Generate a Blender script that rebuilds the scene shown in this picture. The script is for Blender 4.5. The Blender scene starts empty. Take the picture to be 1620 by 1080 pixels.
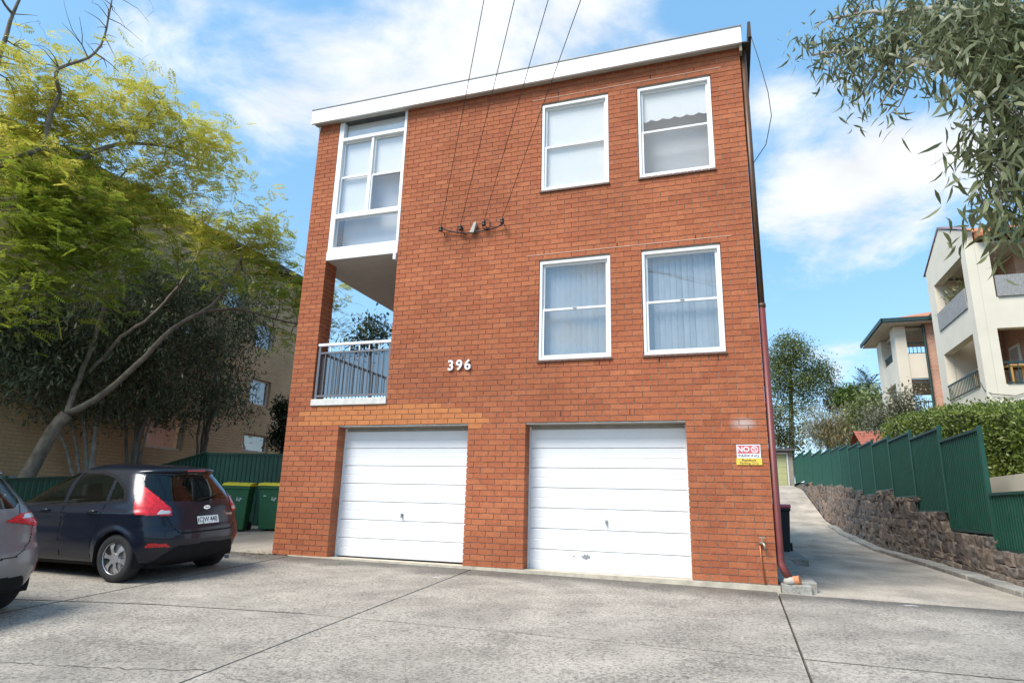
import bpy, math, random
import numpy as np
from mathutils import Vector, Matrix
random.seed(7); RNG = np.random.default_rng(11)
R = math.radians
scene = bpy.context.scene
COL = scene.collection

# ---------------------------------------------------------------- camera
CAM = np.array([7.413, -9.4205, 0.927]); YAW, PIT, ROL, FPX = -0.33036, 0.24922, 0.026603, 1007.43
_f = np.array([math.sin(YAW)*math.cos(PIT), math.cos(YAW)*math.cos(PIT), math.sin(PIT)])
_r = np.array([math.cos(YAW), -math.sin(YAW), 0.0]); _u = np.cross(_r, _f)
_r, _u = _r*math.cos(ROL)+_u*math.sin(ROL), -_r*math.sin(ROL)+_u*math.cos(ROL)
cd = bpy.data.cameras.new('camera'); cam = bpy.data.objects.new('camera', cd); COL.objects.link(cam)
cd.sensor_width = 36.0; cd.lens = FPX/1620*36; cd.clip_end = 3000; cd.clip_start = 0.05
M = Matrix.Identity(4)
for i in range(3):
    M[i][0], M[i][1], M[i][2], M[i][3] = _r[i], _u[i], -_f[i], CAM[i]
cam.matrix_world = M
scene.camera = cam
def ray(px, py): return _r*(px-810)/FPX + _u*(540-py)/FPX + _f          # photo pixel -> direction
def onX(px, py, X): d = ray(px, py); return CAM + (X-CAM[0])/d[0]*d
def onY(px, py, Y): d = ray(px, py); return CAM + (Y-CAM[1])/d[1]*d
def atd(px, py, dep): return CAM + dep*ray(px, py)

# ---------------------------------------------------------------- sky, sun, exposure
SUN_EL, SUN_AZ = 52.0, 213.0          # azimuth clockwise from +y: front left of the facade
world = bpy.data.worlds.new('World'); scene.world = world; world.use_nodes = True
wt = world.node_tree; wt.nodes.clear()
def wn(t, **k):
    n = wt.nodes.new(t)
    for a, b in k.items(): setattr(n, a, b)
    return n
wl = wt.links.new
sky = wn('ShaderNodeTexSky', sky_type='NISHITA', sun_disc=False, sun_elevation=R(SUN_EL), sun_rotation=R(SUN_AZ),
         air_density=1.0, dust_density=0.6, ozone_density=1.3, altitude=0)
tc = wn('ShaderNodeTexCoord')
sep = wn('ShaderNodeSeparateXYZ'); wl(tc.outputs['Generated'], sep.inputs[0])
def wmath(op, a, b=None, clamp=False):
    n = wn('ShaderNodeMath', operation=op, use_clamp=clamp)
    for i, v in enumerate((a, b)):
        if v is None: continue
        if isinstance(v, (int, float)): n.inputs[i].default_value = v
        else: wl(v, n.inputs[i])
    return n.outputs[0]
zz = wmath('ADD', wmath('MAXIMUM', sep.outputs[2], 0.0), 0.22)
cmb = wn('ShaderNodeCombineXYZ'); wl(wmath('DIVIDE', sep.outputs[0], zz), cmb.inputs[0]); wl(wmath('DIVIDE', sep.outputs[1], zz), cmb.inputs[1])
n1 = wn('ShaderNodeTexNoise'); n1.inputs['Scale'].default_value = 2.6; n1.inputs['Detail'].default_value = 10; n1.inputs['Roughness'].default_value = .6; n1.inputs['Distortion'].default_value = .25
wl(cmb.outputs[0], n1.inputs['Vector'])
dens = n1.outputs['Fac']
# cumulus banks seen in the picture, as directions with a spread
CLOUDS = [(640, 10, .16, .20), (830, 10, .15, .22), (1010, 50, .13, .17), (470, 170, .09, .17), (600, 165, .09, .17), (420, 165, .06, .14), (1330, 285, .10, .24), (1440, 270, .11, .26), (1240, 320, .06, .2), (1215, 160, .05, .18),
          (1260, 440, .05, .14), (330, 60, .10, .13), (1330, 600, .05, .2), (430, 300, .06, .06)]
CLOUDS += [(px, py, sp, amp, 1) for (px, py, sp, amp) in ((1060, 230, .16, .26), (910, 240, .16, .24), (600, 290, .14, .2), (900, 500, .12, .16))]   # the bank mirrored in the window panes
for (px, py, sp, amp, *mir) in CLOUDS:
    d = ray(px, py); d = d/np.linalg.norm(d)
    if mir: d = d*np.array([1, -1, 1])
    dp = wn('ShaderNodeVectorMath', operation='DOT_PRODUCT'); wl(tc.outputs['Generated'], dp.inputs[0]); dp.inputs[1].default_value = tuple(d)
    t = wmath('DIVIDE', wmath('SUBTRACT', 1.0, dp.outputs['Value']), sp*sp*0.5)          # (angle/spread)^2
    dens = wmath('ADD', dens, wmath('MULTIPLY', wmath('POWER', 2.718, wmath('MULTIPLY', t, -1.0)), amp))
mr = wn('ShaderNodeMapRange', interpolation_type='SMOOTHSTEP'); wl(dens, mr.inputs[0])
mr.inputs[1].default_value = 0.60; mr.inputs[2].default_value = 0.86
n2 = wn('ShaderNodeTexNoise'); n2.inputs['Scale'].default_value = 5.0; n2.inputs['Detail'].default_value = 6; wl(cmb.outputs[0], n2.inputs['Vector'])
cr = wn('ShaderNodeMapRange'); wl(n2.outputs['Fac'], cr.inputs[0]); cr.inputs[1].default_value = .3; cr.inputs[2].default_value = .72; cr.inputs[3].default_value = 3.9; cr.inputs[4].default_value = 4.9
ccol = wn('ShaderNodeMix', data_type='RGBA', blend_type='MULTIPLY'); ccol.inputs[0].default_value = 1; ccol.inputs[6].default_value = (.94, .97, 1.0, 1)
wl(cr.outputs[0], ccol.inputs[7])
# thin high haze of cloud whitens the blue a little
hz = wn('ShaderNodeMix', data_type='RGBA'); hz.inputs[0].default_value = .45; wl(sky.outputs[0], hz.inputs[6]); hz.inputs[7].default_value = (1.25, 3.2, 5.2, 1)
mx = wn('ShaderNodeMix', data_type='RGBA'); wl(mr.outputs[0], mx.inputs[0]); wl(hz.outputs[2], mx.inputs[6]); wl(ccol.outputs[2], mx.inputs[7])
bg = wn('ShaderNodeBackground'); bg.inputs[1].default_value = 0.115; wl(mx.outputs[2], bg.inputs[0])
wo = wn('ShaderNodeOutputWorld'); wl(bg.outputs[0], wo.inputs[0])
sd = bpy.data.lights.new('sun', 'SUN'); sd.energy = 2.5; sd.angle = R(30); sd.color = (1.0, .955, .89)
sun = bpy.data.objects.new('sun', sd); COL.objects.link(sun)
_a, _e = R(SUN_AZ), R(SUN_EL)
SUND = Vector((math.sin(_a)*math.cos(_e), math.cos(_a)*math.cos(_e), math.sin(_e)))
sun.rotation_euler = (SUND).to_track_quat('Z', 'Y').to_euler(); sun.location = (0, -20, 30)
scene.view_settings.view_transform = 'Standard'; scene.view_settings.look = 'None'
scene.view_settings.exposure = 1.1; scene.view_settings.gamma = 1.0
scene.cycles.use_denoising = True; scene.cycles.max_bounces = 8; scene.cycles.transparent_max_bounces = 12

# ---------------------------------------------------------------- helpers
class MB:
    """collects shapes, then links them as one mesh object"""
    def __init__(s): s.v = []; s.f = []
    def add(s, vs, fs):
        b = len(s.v); s.v += [tuple(float(c) for c in q) for q in vs]; s.f += [tuple(b+i for i in q) for q in fs]; return s
    def box(s, x0, x1, y0, y1, z0, z1):
        return s.add([(x0,y0,z0),(x1,y0,z0),(x1,y1,z0),(x0,y1,z0),(x0,y0,z1),(x1,y0,z1),(x1,y1,z1),(x0,y1,z1)],
                     [(0,3,2,1),(4,5,6,7),(0,1,5,4),(1,2,6,5),(2,3,7,6),(3,0,4,7)])
    def quad(s, *p): return s.add(p, [tuple(range(len(p)))])
    def prism(s, poly, axis, a, b):
        """polygon of 2-D points extruded along axis from a to b"""
        def P(q, t):
            q = list(q); q.insert(axis, t); return tuple(q)
        n = len(poly); vs = [P(q, a) for q in poly]+[P(q, b) for q in poly]
        fs = [tuple(range(n))[::-1], tuple(range(n, 2*n))]+[(i, (i+1) % n, n+(i+1) % n, n+i) for i in range(n)]
        return s.add(vs, fs)
    def tube(s, pts, rad, n=8, cap=True):
        pts = [np.array(p, float) for p in pts]; m = len(pts)
        if not hasattr(rad, '__len__'): rad = [rad]*m
        ref = None; vs = []
        for i in range(m):
            t = pts[min(i+1, m-1)]-pts[max(i-1, 0)]; t = t/(np.linalg.norm(t)+1e-9)
            if ref is None: ref = np.array([0, 0, 1.0]) if abs(t[2]) < .9 else np.array([1.0, 0, 0])
            a = np.cross(t, ref); a /= np.linalg.norm(a)+1e-9; b = np.cross(t, a); ref = -b if False else np.cross(a, t)
            for k in range(n):
                w = 2*math.pi*k/n; vs.append(pts[i]+rad[i]*(math.cos(w)*a+math.sin(w)*np.cross(t, a)))
        fs = [(i*n+k, i*n+(k+1) % n, (i+1)*n+(k+1) % n, (i+1)*n+k) for i in range(m-1) for k in range(n)]
        if cap: fs += [tuple(range(n))[::-1], tuple(range((m-1)*n, m*n))]
        return s.add(vs, fs)
    def lathe(s, prof, c, axis=2, n=24):
        """profile of (radius, height) spun about an axis through c"""
        vs = []
        for (r, h) in prof:
            for k in range(n):
                w = 2*math.pi*k/n; q = [r*math.cos(w), r*math.sin(w)]; q.insert(axis, h); vs.append((c[0]+q[0], c[1]+q[1], c[2]+q[2]))
        m = len(prof); fs = [(i*n+k, i*n+(k+1) % n, (i+1)*n+(k+1) % n, (i+1)*n+k) for i in range(m-1) for k in range(n)]
        return s.add(vs, fs+[tuple(range(n)), tuple(range((m-1)*n, m*n))])
    def mesh(s, name, off=(0,0,0), smooth=False):
        me = bpy.data.meshes.new(name)
        me.from_pydata([(a-off[0], b-off[1], c-off[2]) for a, b, c in s.v], [], s.f); me.update()
        if smooth: me.shade_smooth()
        return me
    def build(s, name, m, parent=None, smooth=False, local=False, bevel=0):
        off = (0,0,0) if (local or parent is None) else wloc(parent)
        o = bpy.data.objects.new(name, s.mesh(name, off, smooth)); COL.objects.link(o); o.parent = parent
        if m: o.data.materials.append(m)
        if bevel:
            b = o.modifiers.new('edge', 'BEVEL'); b.width = bevel; b.segments = 2; b.limit_method = 'ANGLE'
        return o
def wloc(o):
    v = Vector((0, 0, 0))
    while o is not None: v = v+o.location; o = o.parent
    return v
def tag(o, label=None, cat=None, group=None, kind=None):
    for k, v in (('label', label), ('category', cat), ('group', group), ('kind', kind)):
        if v: o[k] = v
    return o
def thing(name, label, cat, loc=(0,0,0), group=None, rz=0, kind=None):
    o = bpy.data.objects.new(name, None); COL.objects.link(o); o.location = loc; o.rotation_euler.z = rz; o.empty_display_size = .2
    return tag(o, label, cat, group, kind)
def npmesh(name, V, F, m, parent=None, smooth=False, off=None):
    """V (n,3), F (k,4) or (k,3) arrays -> object"""
    if parent is not None and off is None: off = np.array(wloc(parent))
    if off is not None: V = V-off
    me = bpy.data.meshes.new(name); k = F.shape[1]
    me.vertices.add(len(V)); me.vertices.foreach_set('co', np.ascontiguousarray(V, dtype=np.float32).ravel())
    me.loops.add(F.size); me.loops.foreach_set('vertex_index', np.ascontiguousarray(F, dtype=np.int32).ravel())
    me.polygons.add(len(F)); me.polygons.foreach_set('loop_start', np.arange(0, F.size, k, dtype=np.int32))
    me.update(calc_edges=True); me.validate()
    if smooth: me.shade_smooth()
    o = bpy.data.objects.new(name, me); COL.objects.link(o); o.parent = parent
    if m: me.materials.append(m)
    return o

# ---------------------------------------------------------------- materials
def mat(name, col, rough=.6, metal=0.0, var=.12, scale=6.0, bump=0.0, bscale=60.0, spec=.5, col2=None, coat=0.0, obj_var=0.0, island=None, trans=0.0, stretch=None, extra=None):
    """procedural material: base colour with broad and fine noise, optional bump, per-object / per-piece tone"""
    m = bpy.data.materials.new(name); m.use_nodes = True; nt = m.node_tree; N = nt.nodes; L = nt.links.new
    b = N['Principled BSDF']; b.inputs['Roughness'].default_value = rough; b.inputs['Metallic'].default_value = metal
    b.inputs['Specular IOR Level'].default_value = spec; b.inputs['Coat Weight'].default_value = coat; b.inputs['Coat Roughness'].default_value = .04
    c = tuple(col)+(1,)
    g = N.new('ShaderNodeNewGeometry'); mp = N.new('ShaderNodeMapping'); L(g.outputs['Position'], mp.inputs[0])
    if stretch: mp.inputs['Scale'].default_value = stretch
    n1 = N.new('ShaderNodeTexNoise'); n1.inputs['Scale'].default_value = scale; n1.inputs['Detail'].default_value = 6; L(mp.outputs[0], n1.inputs['Vector'])
    mr = N.new('ShaderNodeMapRange'); L(n1.outputs['Fac'], mr.inputs[0]); mr.inputs[1].default_value = .3; mr.inputs[2].default_value = .7
    mx = N.new('ShaderNodeMix'); mx.data_type = 'RGBA'; L(mr.outputs[0], mx.inputs[0])
    if col2 is None:
        mx.inputs[6].default_value = tuple(x*(1-var) for x in col)+(1,); mx.inputs[7].default_value = tuple(min(1, x*(1+var)) for x in col)+(1,)
    else:
        mx.inputs[6].default_value = c; mx.inputs[7].default_value = tuple(col2)+(1,)
    out = mx.outputs[2]
    if obj_var or island:
        src = N.new('ShaderNodeObjectInfo').outputs['Random'] if obj_var else g.outputs['Random Per Island']
        rp = N.new('ShaderNodeValToRGB'); L(src, rp.inputs[0]); e = rp.color_ramp.elements
        cols = island if island else [tuple(x*(1-obj_var) for x in col), tuple(min(1, x*(1+obj_var)) for x in col)]
        while len(e) < len(cols): e.new(.5)
        for i, q in enumerate(cols): e[i].position = i/(len(cols)-1); e[i].color = tuple(q)+(1,)
        m2 = N.new('ShaderNodeMix'); m2.data_type = 'RGBA'; m2.blend_type = 'MULTIPLY'; m2.inputs[0].default_value = 1
        sc = N.new('ShaderNodeMix'); sc.data_type = 'RGBA'; L(mr.outputs[0], sc.inputs[0])
        sc.inputs[6].default_value = (1-var,)*3+(1,); sc.inputs[7].default_value = (1+var,)*3+(1,)
        L(rp.outputs[0], m2.inputs[6]); L(sc.outputs[2], m2.inputs[7]); out = m2.outputs[2]
    if extra: out = extra(N, L, g, out)
    L(out, b.inputs['Base Color'])
    if bump:
        n2 = N.new('ShaderNodeTexNoise'); n2.inputs['Scale'].default_value = bscale; n2.inputs['Detail'].default_value = 5; L(mp.outputs[0], n2.inputs['Vector'])
        bp = N.new('ShaderNodeBump'); bp.inputs['Strength'].default_value = bump; bp.inputs['Distance'].default_value = .01; L(n2.outputs['Fac'], bp.inputs['Height']); L(bp.outputs[0], b.inputs['Normal'])
    if trans:
        t = N.new('ShaderNodeBsdfTranslucent'); L(out, t.inputs[0]); ms = N.new('ShaderNodeMixShader'); ms.inputs[0].default_value = trans
        L(b.outputs[0], ms.inputs[1]); L(t.outputs[0], ms.inputs[2]); L(ms.outputs[0], N['Material Output'].inputs[0])
    return m
def glass(name, tint=(.9, .95, .95), ior=1.8, rough=.0, wav=0.0):
    m = bpy.data.materials.new(name); m.use_nodes = True; N = m.node_tree.nodes; L = m.node_tree.links.new; N.clear()
    o = N.new('ShaderNodeOutputMaterial'); t = N.new('ShaderNodeBsdfTransparent'); t.inputs[0].default_value = tuple(tint)+(1,)
    g = N.new('ShaderNodeBsdfGlossy'); g.inputs['Roughness'].default_value = rough; lw = N.new('ShaderNodeLayerWeight'); lw.inputs[0].default_value = .5; pw = N.new('ShaderNodeMath'); pw.operation = 'POWER'; L(lw.outputs['Facing'], pw.inputs[0]); pw.inputs[1].default_value = 4
    F0 = ((ior-1)/(ior+1))**2; f = N.new('ShaderNodeMapRange'); L(pw.outputs[0], f.inputs[0]); f.inputs[3].default_value = F0; f.inputs[4].default_value = 1.0
    if wav:
        n = N.new('ShaderNodeTexNoise'); n.inputs['Scale'].default_value = 1.3; b = N.new('ShaderNodeBump'); b.inputs['Strength'].default_value = wav; b.inputs['Distance'].default_value = .02
        gg = N.new('ShaderNodeNewGeometry'); L(gg.outputs['Position'], n.inputs['Vector']); L(n.outputs['Fac'], b.inputs['Height']); L(b.outputs[0], g.inputs['Normal'])
    x = N.new('ShaderNodeMixShader'); L(f.outputs[0], x.inputs[0]); L(t.outputs[0], x.inputs[1]); L(g.outputs[0], x.inputs[2]); L(x.outputs[0], o.inputs[0])
    return m
WHITE = mat('white_paint', (.80, .80, .79), .45, var=.03, scale=3)
WHITE_OLD = mat('weathered_white_paint', (.62, .60, .55), .7, var=.18, scale=9, bump=.2)
BLACK = mat('black_plastic', (.018, .018, .02), .5, var=.2)
RUBBER = mat('tyre_rubber', (.016, .016, .017), .85, var=.3, bump=.2, bscale=90)
STEEL = mat('galvanised_steel', (.42, .43, .44), .45, .7, var=.15)
DARKROOM = mat('dim_room_paint', (.30, .29, .27), .9)
def text_mesh(body, size, depth=.004, italic=0.0, bold=0.0, name='lettering'):
    cu = bpy.data.curves.new('tmp', 'FONT'); cu.body = body; cu.size = size; cu.extrude = depth; cu.align_x = 'CENTER'; cu.align_y = 'CENTER'; cu.shear = italic; cu.offset = bold*size; cu.resolution_u = 4
    o = bpy.data.objects.new('tmp', cu); COL.objects.link(o)
    dg = bpy.context.evaluated_depsgraph_get(); me = bpy.data.meshes.new_from_object(o.evaluated_get(dg)); me.name = name
    bpy.data.objects.remove(o); bpy.data.curves.remove(cu); return me
def lettering(body, size, m, parent, loc, rot, depth=.003, italic=0.0, bold=0.0, sx=1.0, name='lettering'):
    o = bpy.data.objects.new(name, text_mesh(body, size, depth, italic, bold, name)); COL.objects.link(o); o.parent = parent
    o.location = loc; o.rotation_euler = rot; o.scale = (sx, 1, 1); o.data.materials.clear(); o.data.materials.append(m); return o
# ---------------------------------------------------------------- ground
W = 7.92
_py = np.array([-1, 0, 2.3, 5.8, 11.5, 17.8, 23.2, 28, 32, 37.8, 45, 60, 400]); _pz = np.array([0, 0, 0, .03, .03, .27, .71, 1.57, 2.29, 2.69, 2.8, 3.0, 3.4])
def gz(x, y):
    if y <= 0: return -.0105*max(-12, min(x, 20))+.058*max(y, -16)
    w = min(1, max(0, x/8)); w = w*w*(3-2*w)
    return -.0105*max(-12, min(x, 20))+(1-w)*.058*min(y, 4.5)+w*float(np.interp(y, _py, _pz))
def _speck(N, L, g, out, dark=.42, near=True):
    """aggregate specks, tyre-worn patches and the damp strip along the wall foot"""
    v = N.new('ShaderNodeTexNoise'); v.inputs['Scale'].default_value = 34; v.inputs['Detail'].default_value = 6; v.inputs['Roughness'].default_value = .75; L(g.outputs['Position'], v.inputs['Vector'])
    pv = N.new('ShaderNodeTexNoise'); pv.inputs['Scale'].default_value = 1.7; pv.inputs['Detail'].default_value = 5; pv.inputs['Roughness'].default_value = .7; L(g.outputs['Position'], pv.inputs['Vector'])
    pm = N.new('ShaderNodeMath'); pm.operation = 'MULTIPLY_ADD'; L(pv.outputs['Fac'], pm.inputs[0]); pm.inputs[1].default_value = .28; pm.inputs[2].default_value = -.14
    pa = N.new('ShaderNodeMath'); pa.operation = 'ADD'; L(v.outputs['Fac'], pa.inputs[0]); L(pm.outputs[0], pa.inputs[1])
    r = N.new('ShaderNodeMapRange'); L(pa.outputs[0], r.inputs[0]); r.inputs[1].default_value = .45; r.inputs[2].default_value = .63; r.inputs[3].default_value = 1.14; r.inputs[4].default_value = dark
    a = N.new('ShaderNodeMix'); a.data_type = 'RGBA'; a.blend_type = 'MULTIPLY'; a.inputs[0].default_value = 1; L(out, a.inputs[6]); L(r.outputs[0], a.inputs[7])
    v2 = N.new('ShaderNodeTexNoise'); v2.inputs['Scale'].default_value = .9; v2.inputs['Detail'].default_value = 7; v2.inputs['Roughness'].default_value = .62; L(g.outputs['Position'], v2.inputs['Vector'])
    r2 = N.new('ShaderNodeMapRange'); L(v2.outputs['Fac'], r2.inputs[0]); r2.inputs[1].default_value = .36; r2.inputs[2].default_value = .64; r2.inputs[3].default_value = .74; r2.inputs[4].default_value = 1.08
    b = N.new('ShaderNodeMix'); b.data_type = 'RGBA'; b.blend_type = 'MULTIPLY'; b.inputs[0].default_value = 1; L(a.outputs[2], b.inputs[6]); L(r2.outputs[0], b.inputs[7])
    if not near: return b.outputs[2]
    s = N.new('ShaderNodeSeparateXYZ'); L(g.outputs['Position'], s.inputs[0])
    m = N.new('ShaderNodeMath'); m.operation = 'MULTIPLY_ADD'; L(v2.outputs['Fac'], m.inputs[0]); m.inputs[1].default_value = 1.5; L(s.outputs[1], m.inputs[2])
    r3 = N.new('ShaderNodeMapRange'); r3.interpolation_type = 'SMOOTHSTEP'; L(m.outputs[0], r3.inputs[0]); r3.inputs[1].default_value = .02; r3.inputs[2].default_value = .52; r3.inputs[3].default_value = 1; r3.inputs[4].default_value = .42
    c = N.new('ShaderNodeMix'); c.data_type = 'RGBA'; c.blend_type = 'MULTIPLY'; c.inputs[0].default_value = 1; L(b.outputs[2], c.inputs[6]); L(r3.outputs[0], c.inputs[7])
    return c.outputs[2]
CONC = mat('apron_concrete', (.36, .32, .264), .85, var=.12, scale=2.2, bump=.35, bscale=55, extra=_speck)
CONC2 = mat('drive_concrete', (.42, .36, .285), .85, var=.22, scale=1.6, bump=.3, bscale=45, stretch=(1, .35, 1), extra=lambda N, L, g, o: _speck(N, L, g, o, .72, False))
CONC3 = mat('kerb_concrete', (.33, .31, .27), .9, var=.2, scale=5, bump=.4, bscale=30, extra=lambda N, L, g, o: _speck(N, L, g, o, .7, False))
SOIL = mat('soil_and_litter', (.075, .06, .045), .95, var=.35, scale=5, bump=.5, bscale=20)
CRACK = mat('dirt_in_cracks', (.12, .105, .082), .95, var=.3, scale=20)
xs = [-400, -150, -60, -25, -12, -8, -6, -4.8, -3, -1.5, 0, 1, 2, 3, 4, 5, 6, 7, 8, 9, 10, 11, 11.6, 13, 16, 20, 30, 60, 150, 400]
ys = [-400, -120, -40, -22, -16, -8, -4, -2, 0, .8, 1.6, 2.3, 3.3, 4.5, 5.8, 8, 11.5, 13.5, 15.6, 17.8, 20, 21.6, 23.2, 25, 26.5, 28, 30, 32, 35, 37.8, 41, 45, 52, 60, 90, 160, 400]
V = np.array([(x, y, gz(x, y)-.06) for y in ys for x in xs]); nx = len(xs)
F = np.array([(j*nx+i, j*nx+i+1, (j+1)*nx+i+1, (j+1)*nx+i) for j in range(len(ys)-1) for i in range(nx-1)])
tag(npmesh('ground', V, F, SOIL), 'dark soil under the trees and beyond the paving', 'ground', kind='structure')
apron = thing('driveway', 'weathered concrete forecourt and side driveway with open joints', 'driveway', kind='structure')
def yc(x): return float(np.interp(x, [-4.7, -.05, 1.35, 3.14, 7.95, 11.4], [-5.2, -4.02, -3.66, -3.38, -3.14, -3.05]))
def slab(x0, x1, ya, yb, m, n=1, g=.011, name='slab'):
    """a slab between x0..x1 and the curves ya(x)..yb(x), its top on the ground surface"""
    x0 += g; x1 -= g; b = MB(); ring = []
    fa = ya if callable(ya) else (lambda x: ya); fb = yb if callable(yb) else (lambda x: yb)
    k = 6; cols = []
    for i in range(k+1):
        x = x0+(x1-x0)*i/k; y0, y1 = fa(x)+g, fb(x)-g; cols.append([(x, y0+(y1-y0)*j/n) for j in range(n+1)])
    vs = [(x, y, gz(x, y)) for c in cols for (x, y) in c]; q = n+1
    fs = [(i*q+j, (i+1)*q+j, (i+1)*q+j+1, i*q+j+1) for i in range(k) for j in range(n)]
    edge = [i*q for i in range(k+1)]+[k*q+j for j in range(1, q)]+[i*q+n for i in range(k-1, -1, -1)]+[j for j in range(n-1, 0, -1)]
    nb = len(vs); vs += [(vs[e][0], vs[e][1], vs[e][2]-.055) for e in edge]; m_ = len(edge)
    fs += [(edge[(i+1) % m_], edge[i], nb+i, nb+(i+1) % m_) for i in range(m_)]
    b.add(vs, fs); return b.build(name, m, apron)
for (a, c) in ((-9.0, .4), (.4, 3.65), (3.65, 7.9), (7.9, 11.05)):
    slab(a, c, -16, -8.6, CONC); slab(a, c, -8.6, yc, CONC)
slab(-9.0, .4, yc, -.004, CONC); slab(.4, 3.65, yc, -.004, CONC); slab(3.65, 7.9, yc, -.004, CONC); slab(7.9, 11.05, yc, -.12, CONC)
slab(-4.62, -.03, -.004, 5.2, CONC2, 6)
for (a, c, n) in ((-.12, 9.2, 10), (9.2, 19.5, 10), (19.5, 22.1, 4), (22.1, 28, 6), (28, 39.3, 10)):
    slab(7.93, 11.05 if c < 12 else 11.3, a, c, CONC2, n)
def joint(p, q, w=.022):
    b = MB(); n = 24; P = [(p[0]+(q[0]-p[0])*i/n, p[1]+(q[1]-p[1])*i/n) for i in range(n+1)]; d = np.array([q[1]-p[1], p[0]-q[0]])/math.hypot(q[0]-p[0], q[1]-p[1])
    L_ = []
    for (x, y) in P:
        a = w/2*random.uniform(.75, 1.3); z = gz(x, y)+.003; L_.append(((x+d[0]*a, y+d[1]*a, z), (x-d[0]*a, y-d[1]*a, z)))
    for (a, c) in zip(L_[:-1], L_[1:]): b.quad(a[0], c[0], c[1], a[1])
    return b.build('joint_filler', CRACK, apron)
joint((.4, -.01), (.4, -8.6), .03); joint((-3.0, yc(-3.0)), (-.05, yc(-.05)), .03); joint((-.05, yc(-.05)), (1.35, yc(1.35)), .026); joint((1.35, yc(1.35)), (3.14, yc(3.14)), .02); joint((3.66, yc(3.7)), (7.89, yc(7.9)), .004); joint((7.91, yc(7.9)), (11.0, yc(11)), .02)
def crack(pts, w=.012, n=14):
    b = MB(); P = []
    for (a, c) in zip(pts[:-1], pts[1:]):
        for t in np.linspace(0, 1, n, endpoint=False): P.append((a[0]+(c[0]-a[0])*t+random.uniform(-.02, .02), a[1]+(c[1]-a[1])*t+random.uniform(-.025, .025)))
    P.append(pts[-1])
    for (a, c) in zip(P[:-1], P[1:]):
        ww = w*random.uniform(.4, 1.2); z = .0035
        b.quad((a[0], a[1]-ww/2, gz(*a)+z), (c[0], c[1]-ww/2, gz(*c)+z), (c[0], c[1]+ww/2, gz(*c)+z), (a[0], a[1]+ww/2, gz(*a)+z))
    return b.build('crack', CRACK, apron)
crack([(.42, -5.95), (2.04, -5.61), (2.8, -5.45), (3.62, -5.19)]); crack([(3.66, -5.2), (4.12, -5.30), (4.6, -5.75), (5.1, -5.9)], .009)
crack([(5.0, -3.2), (6.1, -3.30), (7.85, -3.32)], .006); crack([(8.9, 1.0), (9.3, 2.6), (9.1, 4.2)], .006)
PAINTMARK = mat('chalky_white_marks', (.7, .7, .68), .9)
for (x, y, s) in ((3.5, -.9, .10), (3.75, -.86, .07), (4.6, -.7, .08), (9.34, -.3, .13), (8.6, 1.7, .05)):
    b = MB(); n = 9
    b.quad(*[(x+s*random.uniform(.5, 1)*math.cos(i*2*math.pi/n), y+.35*s*random.uniform(.4, 1)*math.sin(i*2*math.pi/n), gz(x, y)+.004) for i in range(n)]); b.build('paint_mark', PAINTMARK, apron)
# footing strip, raised side path with its concrete step
slabm = MB(); slabm.add([(.35, -.035, gz(.4, 0)-.05), (W+.02, -.035, gz(W, 0)-.05), (W+.02, .2, gz(W, 0)-.05), (.35, .2, gz(.4, 0)-.05), (.35, -.035, gz(.4, 0)+.012), (W+.02, -.035, -.012), (W+.02, .2, -.012), (.35, .2, gz(.4, 0)+.012)],
                        [(0, 1, 5, 4), (1, 2, 6, 5), (4, 5, 6, 7), (3, 0, 4, 7), (2, 3, 7, 6)])
tag(slabm.build('footing', mat('footing_concrete', (.50, .44, .34), .9, var=.2, scale=8, bump=.3), None), 'pale concrete footing strip under the red brick front wall', 'footing', kind='structure')
b = MB()
for (y0, y1, xe) in ((.2, 4.4, 8.40), (4.415, 8.6, 8.72), (8.615, 14, 8.40)): b.box(W+.012, xe, y0, y1, -.3, gz(8.3, y0)+.12)
tag(b.build('side_path', CONC3, None, bevel=.012), 'raised narrow concrete path along the side wall of the brick block', 'path', kind='structure')

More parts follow.
